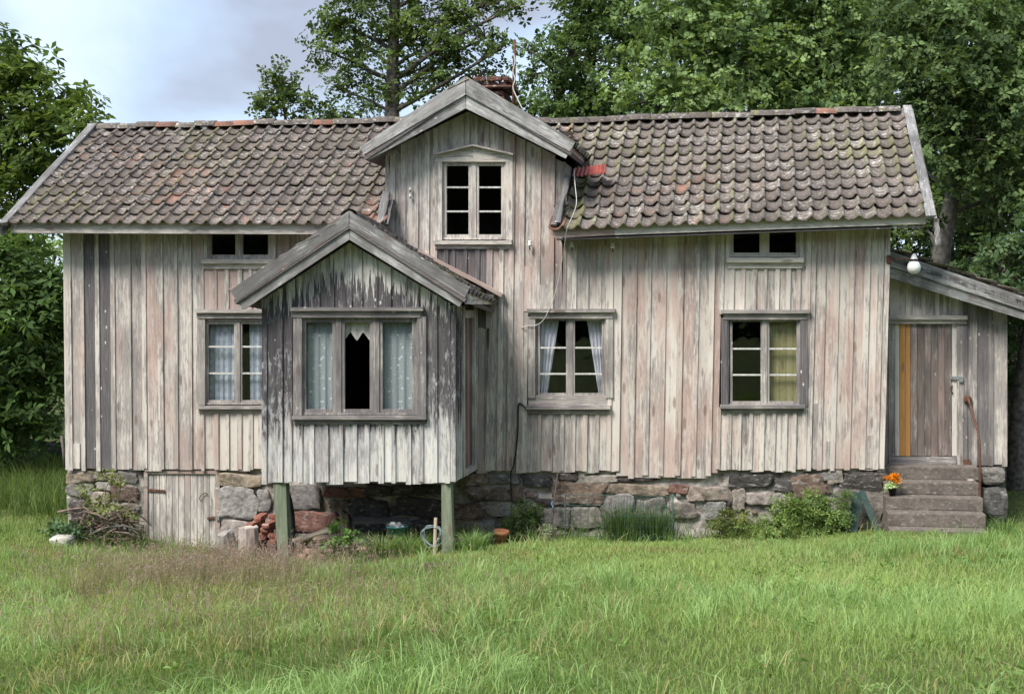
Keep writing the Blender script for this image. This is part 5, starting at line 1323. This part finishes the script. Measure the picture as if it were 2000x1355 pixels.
bush('currant_bush', 'young leafy currant plant growing in front of the bay', 662, -1.75, [(0, .12, .17, .7), (.05, .30, .13, .8), (-.1, .08, .12, .6), (-.03, .45, .07, 1.1), (.14, .1, .12, .6)], 900, .065, .055, 4, (.045, .09, .028), (.14, .23, .075), .05)
bush('juniper_bush', 'dark feathery bush beside the black cable at the foundation', 1020, -.45, [(0, .2, .2, 1.1), (.15, .22, .17, 1.1), (-.14, .17, .15, 1.1), (.02, .42, .14, 1.0), (.2, .4, .08, 1.2)], 2300, .055, .012, 6, (.03, .055, .02), (.09, .14, .05), .04)
bush('meadow_bush', 'low bushy plant left of the tall weeds at the foundation', 1425, -.45, [(0, .14, .2, .9), (.14, .22, .13, 1), (-.16, .12, .14, .9), (-.05, .3, .1, 1)], 1500, .05, .02, 5, (.06, .09, .025), (.20, .22, .07), .04)
bush('weed_clump', 'tall green weeds growing against the foundation left of the steps', 1560, -.55, [(-.42, .14, .12, 1.1), (-.24, .2, .11, 1.6), (-.04, .28, .13, 1.5), (.14, .32, .10, 1.9), (.30, .2, .12, 1.5), (.48, .18, .1, 1.7), (-.62, .1, .12, .8), (.05, .1, .22, .6), (.36, .08, .2, .6), (-.3, .08, .22, .5), (.2, .42, .13, 1.2), (-.05, .38, .12, 1.2), (.0, .2, .25, .9), (.35, .3, .12, 1.2), (.16, .6, .04, 2.2), (-.10, .52, .04, 2.2), (-.28, .4, .035, 2.2), (.38, .42, .04, 2)], 2100, .055, .016, 5, GR1, (.22, .31, .09), .045, stems=24)
bush('weed_clump', 'feathery weeds directly beside the leaning green boards', 1645, -.35, [(0, .25, .11, 1.8), (.05, .5, .06, 2.0), (-.1, .15, .1, 1.2)], 2600, .05, .012, 5, (.055, .10, .03), (.17, .26, .08), .035, stems=12)
bush('nettle_clump', 'dark nettles in the grass at the left end of the brush pile', 125, -1.0, [(0, .12, .18, .7), (.12, .15, .13, .8), (-.14, .1, .13, .7)], 800, .08, .04, 4, (.035, .075, .035), (.11, .18, .09), .05)
bush('weed_clump', 'small weeds at the foot of the black pipe by the left post', 590, -1.0, [(0, .14, .09, 1.4), (.05, .25, .06, 1.2)], 1500, .05, .02, 5, GR1, GR2, .03)
bush('weed_clump', 'brownish low weeds right of the right green post', 915, -.5, [(0, .15, .18, .9), (.2, .1, .15, .8), (-.15, .1, .12, .8)], 800, .06, .018, 5, (.07, .075, .025), (.20, .19, .08), .05)
bush('weed_clump', 'grey-green thin weeds at the foot of the leaning cane', 1060, -.7, [(0, .15, .12, 1.1), (.12, .1, .1, .8)], 600, .05, .02, 4, (.12, .15, .08), (.30, .34, .22), .05)
# ---------------------------------------------------------------- grass
GRS = np.random.default_rng(77)
def blades(pos, h, w, lean, col, seed, az=None):
    """arched blades: pos (n,3), heights, widths, lean amount, colours (n,3) -> verts, tris, colours"""
    n = len(pos); rs = np.random.default_rng(seed)
    az = rs.uniform(0, 6.283, n) if az is None else az
    d = np.stack([np.cos(az), np.sin(az), np.zeros(n)], 1)
    fa = rs.uniform(0, 6.283, n); s = np.stack([np.cos(fa), np.sin(fa), np.zeros(n)], 1)
    z = np.array([0, 0, 1.0])
    p1 = pos + d * (lean * h * .30)[:, None] + z * (h * .55)[:, None]
    p2 = pos + d * (lean * h)[:, None] + z * (h * (1 - .35 * np.clip(lean, 0, 1.6)))[:, None]
    V = np.stack([pos - s * w[:, None] * .5, pos + s * w[:, None] * .5, p1 - s * w[:, None] * .42, p1 + s * w[:, None] * .42, p2], 1).reshape(-1, 3)
    k = np.arange(n)[:, None] * 5
    F = np.concatenate([k + np.array([0, 1, 3]), k + np.array([0, 3, 2]), k + np.array([2, 3, 4])], 0)
    return V, F, np.repeat(col, 5, 0)
def place(n, x0, x1, y0, y1):
    x = GRS.uniform(x0, x1, n); y = GRS.uniform(y0, y1, n); return x, y
XA, XB = P(1719, 900, .18).x - .03, P(1929, 1030, -.82).x + .03
def keep(x, y):
    """in or near the view, outside the buildings"""
    cx = (x - CAM.x); cy = (y - CAM.y)
    yaw = R(7.0); fx = -math.sin(yaw); fy = math.cos(yaw)
    dep = cx * fx + cy * fy; lat = cx * fy - cy * fx
    u = lat / np.maximum(dep, .1)
    ok = (dep > 5.5) & (u > (-PCX / FPX - .06)) & (u < ((2000 - PCX) / FPX + .06))
    ok &= ~((y > -.03) & (x > xl - .02) & (x < px + .05))
    ok &= ~((x > XA) & (x < XB) & (y > -.84))
    return ok
def nz(x, y, s, o=0.0):
    return .5 + .25 * (np.sin(x * s + o + 1.3 * np.sin(y * s * .7 + o)) + np.sin(y * s * 1.3 - o * 2 + 1.1 * np.sin(x * s * .9)))
def ell(x, y, c, rx, ry):
    return np.exp(-(((x - c.x) / rx) ** 2 + ((y - c.y) / ry) ** 2))
def clear(x, y):
    """under the bay, on the trodden and strawy patches the grass is thin"""
    d = np.ones_like(x)
    d *= np.where((x > pl.x - .05) & (x < pr.x + .1) & (y > -1.35), .10, 1) * np.where((x > pl.x + .35) & (x < pr.x + .4) & (y > -1.95) & (y <= -1.35), .45, 1)
    for (a, b, rx, ry, s) in ((820, 1105, .8, .16, .8), (1850, 1052, .5, .16, .9), (700, 1085, .9, .25, .8), (1250, 1048, .7, .10, .7), (30, 1080, .45, .3, .25), (1900, 1088, .35, .12, .25), (900, 1100, .8, .12, .6), (625, 1092, .75, .42, .96), (977, 1065, .25, .25, .8)):
        d *= 1 - s * ell(x, y, G(a, b), rx * 1.1, ry * 1.2)
    return d
z1c, z2c = G(430, 1135), G(450, 1215)
def zone(x, y):
    a = ell(x, y, z1c, 1.25, 1.0); b = ell(x, y, z2c, 2.3, 1.6)
    return np.clip(a, 0, 1), np.clip(b, 0, 1)
def mixc(a, b, t): return np.array(a)[None] * (1 - t[:, None]) + np.array(b)[None] * t[:, None]
# short lawn of mixed blades
N = 600000
x, y = place(N, -13, 7, -12, 7)
m = keep(x, y) & (GRS.uniform(0, 1, N) < clear(x, y)) & ((y < .5) | (GRS.uniform(0, 1, N) < .4))
m &= ~((x > 3.9) & (y > .8)) & ~((x < -9) & (y > 1.2) & (GRS.uniform(0, 1, N) < .5))
x, y = x[m], y[m]; n = len(x)
A, B = zone(x, y); q = nz(x, y, 1.7); q2 = nz(x, y, .8, 2.0)
h = (.055 + .075 * GRS.uniform(0, 1, n) ** 1.4) * (.75 + .7 * q * q2 + .3 * B)
t = np.clip(.55 * q2 + .5 * GRS.uniform(0, 1, n) - .05, 0, 1)
big = nz(x, y, .45, 1.0); t = np.clip(t + .5 * (big - .5), 0, 1)
col = mixc((.125, .205, .05), (.41, .54, .19), t)
dz_ = 1.4 * ell(x, y, G(40, 1080), .8, .45) + ell(x, y, G(20, 1170), .8, .35) + ell(x, y, G(1880, 1080), .9, .35) + ell(x, y, G(1200, 1075), 1.6, .25) + .7 * ell(x, y, G(900, 1108), 1.0, .2)
h *= (1 - .35 * np.clip(dz_, 0, 1)) * np.interp(-y, [1.5, 4], [.68, 1])
dry = (GRS.uniform(0, 1, n) < (.05 + .75 * np.clip(dz_, 0, 1) + .16 * B + .10 * A + .25 * np.clip(1 - clear(x, y), 0, 1)))
col[dry] = mixc((.24, .22, .09), (.46, .40, .20), GRS.uniform(0, 1, dry.sum()))
w = GRS.uniform(.0045, .0085, n)
V, F, C = blades(np.stack([x, y, terr(x, y) - .004], 1), h, w, np.abs(GRS.normal(.55, .4, n)), col, 1)
tag(mesh_obj('lawn_grass', attr_mesh('lawn_grass', V, F, C), GRASS, None, None, 'stuff'), 'short green grass of the lawn in front of the house', 'grass')
# long arching grass in clumps
def clumps(nm, label, cnt, per, hh, cl, ch, seed, where, ww=(.005, .009), lean=.8, box=(-12, 6, -11.5, .5)):
    rs = np.random.default_rng(seed); cx, cy = place(cnt, *box)
    m = keep(cx, cy) & (rs.uniform(0, 1, cnt) < where(cx, cy) * clear(cx, cy)); cx, cy = cx[m], cy[m]; k = len(cx)
    i = np.repeat(np.arange(k), per); n = len(i)
    x = cx[i] + rs.normal(size=n) * .06; y = cy[i] + rs.normal(size=n) * .06
    ok = keep(x, y); x, y, i = x[ok], y[ok], i[ok]; n = len(x)
    hk = rs.uniform(.6, 1.15, k)[i]; h = rs.uniform(hh[0], hh[1], n) * hk
    tc = rs.uniform(0, 1, k)[i]; t = np.clip(.5 * tc + .5 * rs.uniform(0, 1, n), 0, 1); col = mixc(cl, ch, t)
    az0 = rs.uniform(0, 6.283, k)[i] + rs.normal(size=n) * .9
    V, F, C = blades(np.stack([x, y, terr(x, y) - .01], 1), h, rs.uniform(ww[0], ww[1], n), np.abs(rs.normal(lean, .35, n)), col, seed + 1, az0)
    tag(mesh_obj(nm, attr_mesh(nm, V, F, C), GRASS, None, None, 'stuff'), label, 'grass')
clumps('arching_grass', 'longer arching grass clumps across the lawn', 15000, 16, (.13, .29), (.12, .235, .058), (.42, .575, .235), 41, lambda x, y: np.interp(-y, [1.8, 4], [.2, 1]) * np.clip(.08 + .85 * (nz(x, y, 1.1, 4.0) - .42) + .35 * zone(x, y)[1] + .5 * ell(x, y, G(1960, 1230), 1.4, 1.6), 0, 1))
clumps('straw_grass', 'yellowish dry grass among the tall meadow grass', 7000, 10, (.14, .34), (.28, .27, .11), (.54, .50, .25), 43, lambda x, y: np.clip(.03 + 1.0 * zone(x, y)[1] + .5 * zone(x, y)[0], 0, 1), (.004, .007), .9)
clumps('meadow_grass', 'tall brownish purple meadow grass in front of the bay post', 7500, 18, (.20, .40), (.14, .15, .065), (.32, .29, .16), 45, lambda x, y: np.clip(1.2 * zone(x, y)[0] + .4 * zone(x, y)[1], 0, 1), (.003, .006), .5)
clumps('foundation_grass', 'tall rough grass along the foot of the foundation wall', 9000, 14, (.14, .42), (.07, .13, .035), (.21, .31, .09), 51, lambda x, y: np.where((y > -.75) & (y < -.03) & (x > -4.2) | ((y > -1.25) & (x < -7.2)), .75 * nz(x, y, 2.3, 1.0) ** 1.5, 0.0) * np.where((x > -2.4) & (x < -1.1), 1.7, 1.0), (.005, .009), .6)
clumps('bank_grass', 'tall dark grass on the bank left of the house corner', 1500, 16, (.28, .62), (.055, .10, .028), (.20, .28, .08), 57, lambda x, y: np.where(x < -9.0 - .1 * y, .9, 0.0) * np.clip((y - .4) * .8, 0, 1), (.007, .012), .5, (-15, -8.9, .2, 5.5))
# purple seed heads above the meadow grass
def seed_heads():
    rs = np.random.default_rng(9); x, y = place(30000, -11, -2, -9, -1); A, B = zone(x, y)
    m = keep(x, y) & (rs.uniform(0, 1, len(x)) < np.clip(1.1 * A + .10 * B, 0, 1)); x, y = x[m], y[m]; n = len(x)
    h = rs.uniform(.22, .46, n); az = rs.uniform(0, 6.28, n); ln = np.abs(rs.normal(.25, .15, n))
    base = np.stack([x, y, terr(x, y)], 1); col = mixc((.27, .20, .17), (.44, .36, .30), rs.uniform(0, 1, n))
    V, F, C = blades(base, h, np.full(n, .0028), ln, col, 10, az)
    tip = V.reshape(n, 5, 3)[:, 4]; Vs, Fs, Cs = [V], [F], [C]; k0 = len(V)
    for j in range(5):
        d = unit(rs.normal(size=(n, 3)) * np.array([1, 1, .5]) + np.array([0, 0, .9])); l = rs.uniform(.02, .045, (n, 1)); s = unit(np.cross(d, rs.normal(size=(n, 3)))) * .004
        b = tip - np.array([0, 0, 1]) * rs.uniform(0, .09, (n, 1))
        q = np.stack([b - s, b + s, b + d * l], 1).reshape(-1, 3); Vs.append(q); Fs.append(np.arange(len(q)).reshape(-1, 3) + k0); k0 += len(q)
        Cs.append(np.repeat(mixc((.25, .17, .155), (.44, .33, .30), rs.uniform(0, 1, n)), 3, 0))
    tag(mesh_obj('seed_heads', attr_mesh('seed_heads', np.concatenate(Vs), np.concatenate(Fs), np.concatenate(Cs)), GRASS, None, None, 'stuff'), 'purple seed heads of the tall grass before the left green post', 'grass')
seed_heads()
# broad-leaved weeds dotted through the lawn
rsw = np.random.default_rng(15); wx, wy = rsw.uniform(-11, 5.5, 900), rsw.uniform(-10, -.6, 900); mk = keep(wx, wy) & (rsw.uniform(0, 1, 900) < .08 + .45 * (nz(wx, wy, .9, 6.0) > .66)); wx, wy = wx[mk], wy[mk]
wz_ = terr(wx, wy)
V, F, C = leaves([(a, b, c + .03, .05, .05, .015) for a, b, c in zip(wx, wy, wz_)], 1, .055, .022, 5, (.07, .14, .035), (.22, .34, .11), rsw, .05, 4, .9, .05)
tag(mesh_obj('lawn_weeds', attr_mesh('lawn_weeds', V, F, C), GRASS, None, None, 'stuff'), 'broad-leaved weeds scattered through the lawn', 'weeds')
# single tufts that stand out
def tuft(px_, Y, h, n, spread, label, cl, ch, lean=.7, w=.008):
    b = on(px_, Y); rs = np.random.default_rng(int(px_)); az = rs.uniform(0, 6.283, n); r = np.abs(rs.normal(0, spread, n))
    X_, Y_ = b.x + np.cos(az) * r, b.y + np.sin(az) * r * .7
    pos = np.stack([X_ - b.x, Y_ - b.y, terr(X_, Y_) - b.z - .01], 1)
    V, F, C = blades(pos, rs.uniform(.55, 1.1, n) * h, rs.uniform(.6, 1.2, n) * w, np.abs(rs.normal(lean, .3, n)), mixc(cl, ch, rs.uniform(0, 1, n)), int(px_) + 1, az)
    tag(mesh_obj('grass_tuft', attr_mesh('grass_tuft', V, F, C), GRASS, None, Matrix.Translation(b)), label, 'grass tuft')
tuft(925, -1.7, .34, 380, .08, 'bright bushy grass tuft at the foot of the right green post', (.12, .22, .07), (.33, .46, .18))
tuft(745, -1.35, .40, 420, .12, 'tall green grass tuft left of the teal bucket', (.11, .20, .06), (.30, .42, .14))
tuft(800, -1.35, .36, 400, .12, 'tall green grass tuft in front of the teal bucket', (.11, .20, .06), (.30, .42, .14))
tuft(825, -.9, .42, 260, .10, 'dark grass tuft behind the wire coil', (.07, .13, .04), (.20, .30, .09))
tuft(1215, -.30, .58, 620, .15, 'dense green grass behind the left part of the wire mesh panel', (.05, .10, .035), (.15, .24, .08), .3)
tuft(1280, -.28, .58, 620, .15, 'dense green grass behind the right part of the wire mesh panel', (.05, .10, .035), (.15, .24, .08), .3)
tuft(1960, -.3, .30, 300, .14, 'green grass tuft right of the concrete steps', (.10, .19, .05), (.28, .40, .13))
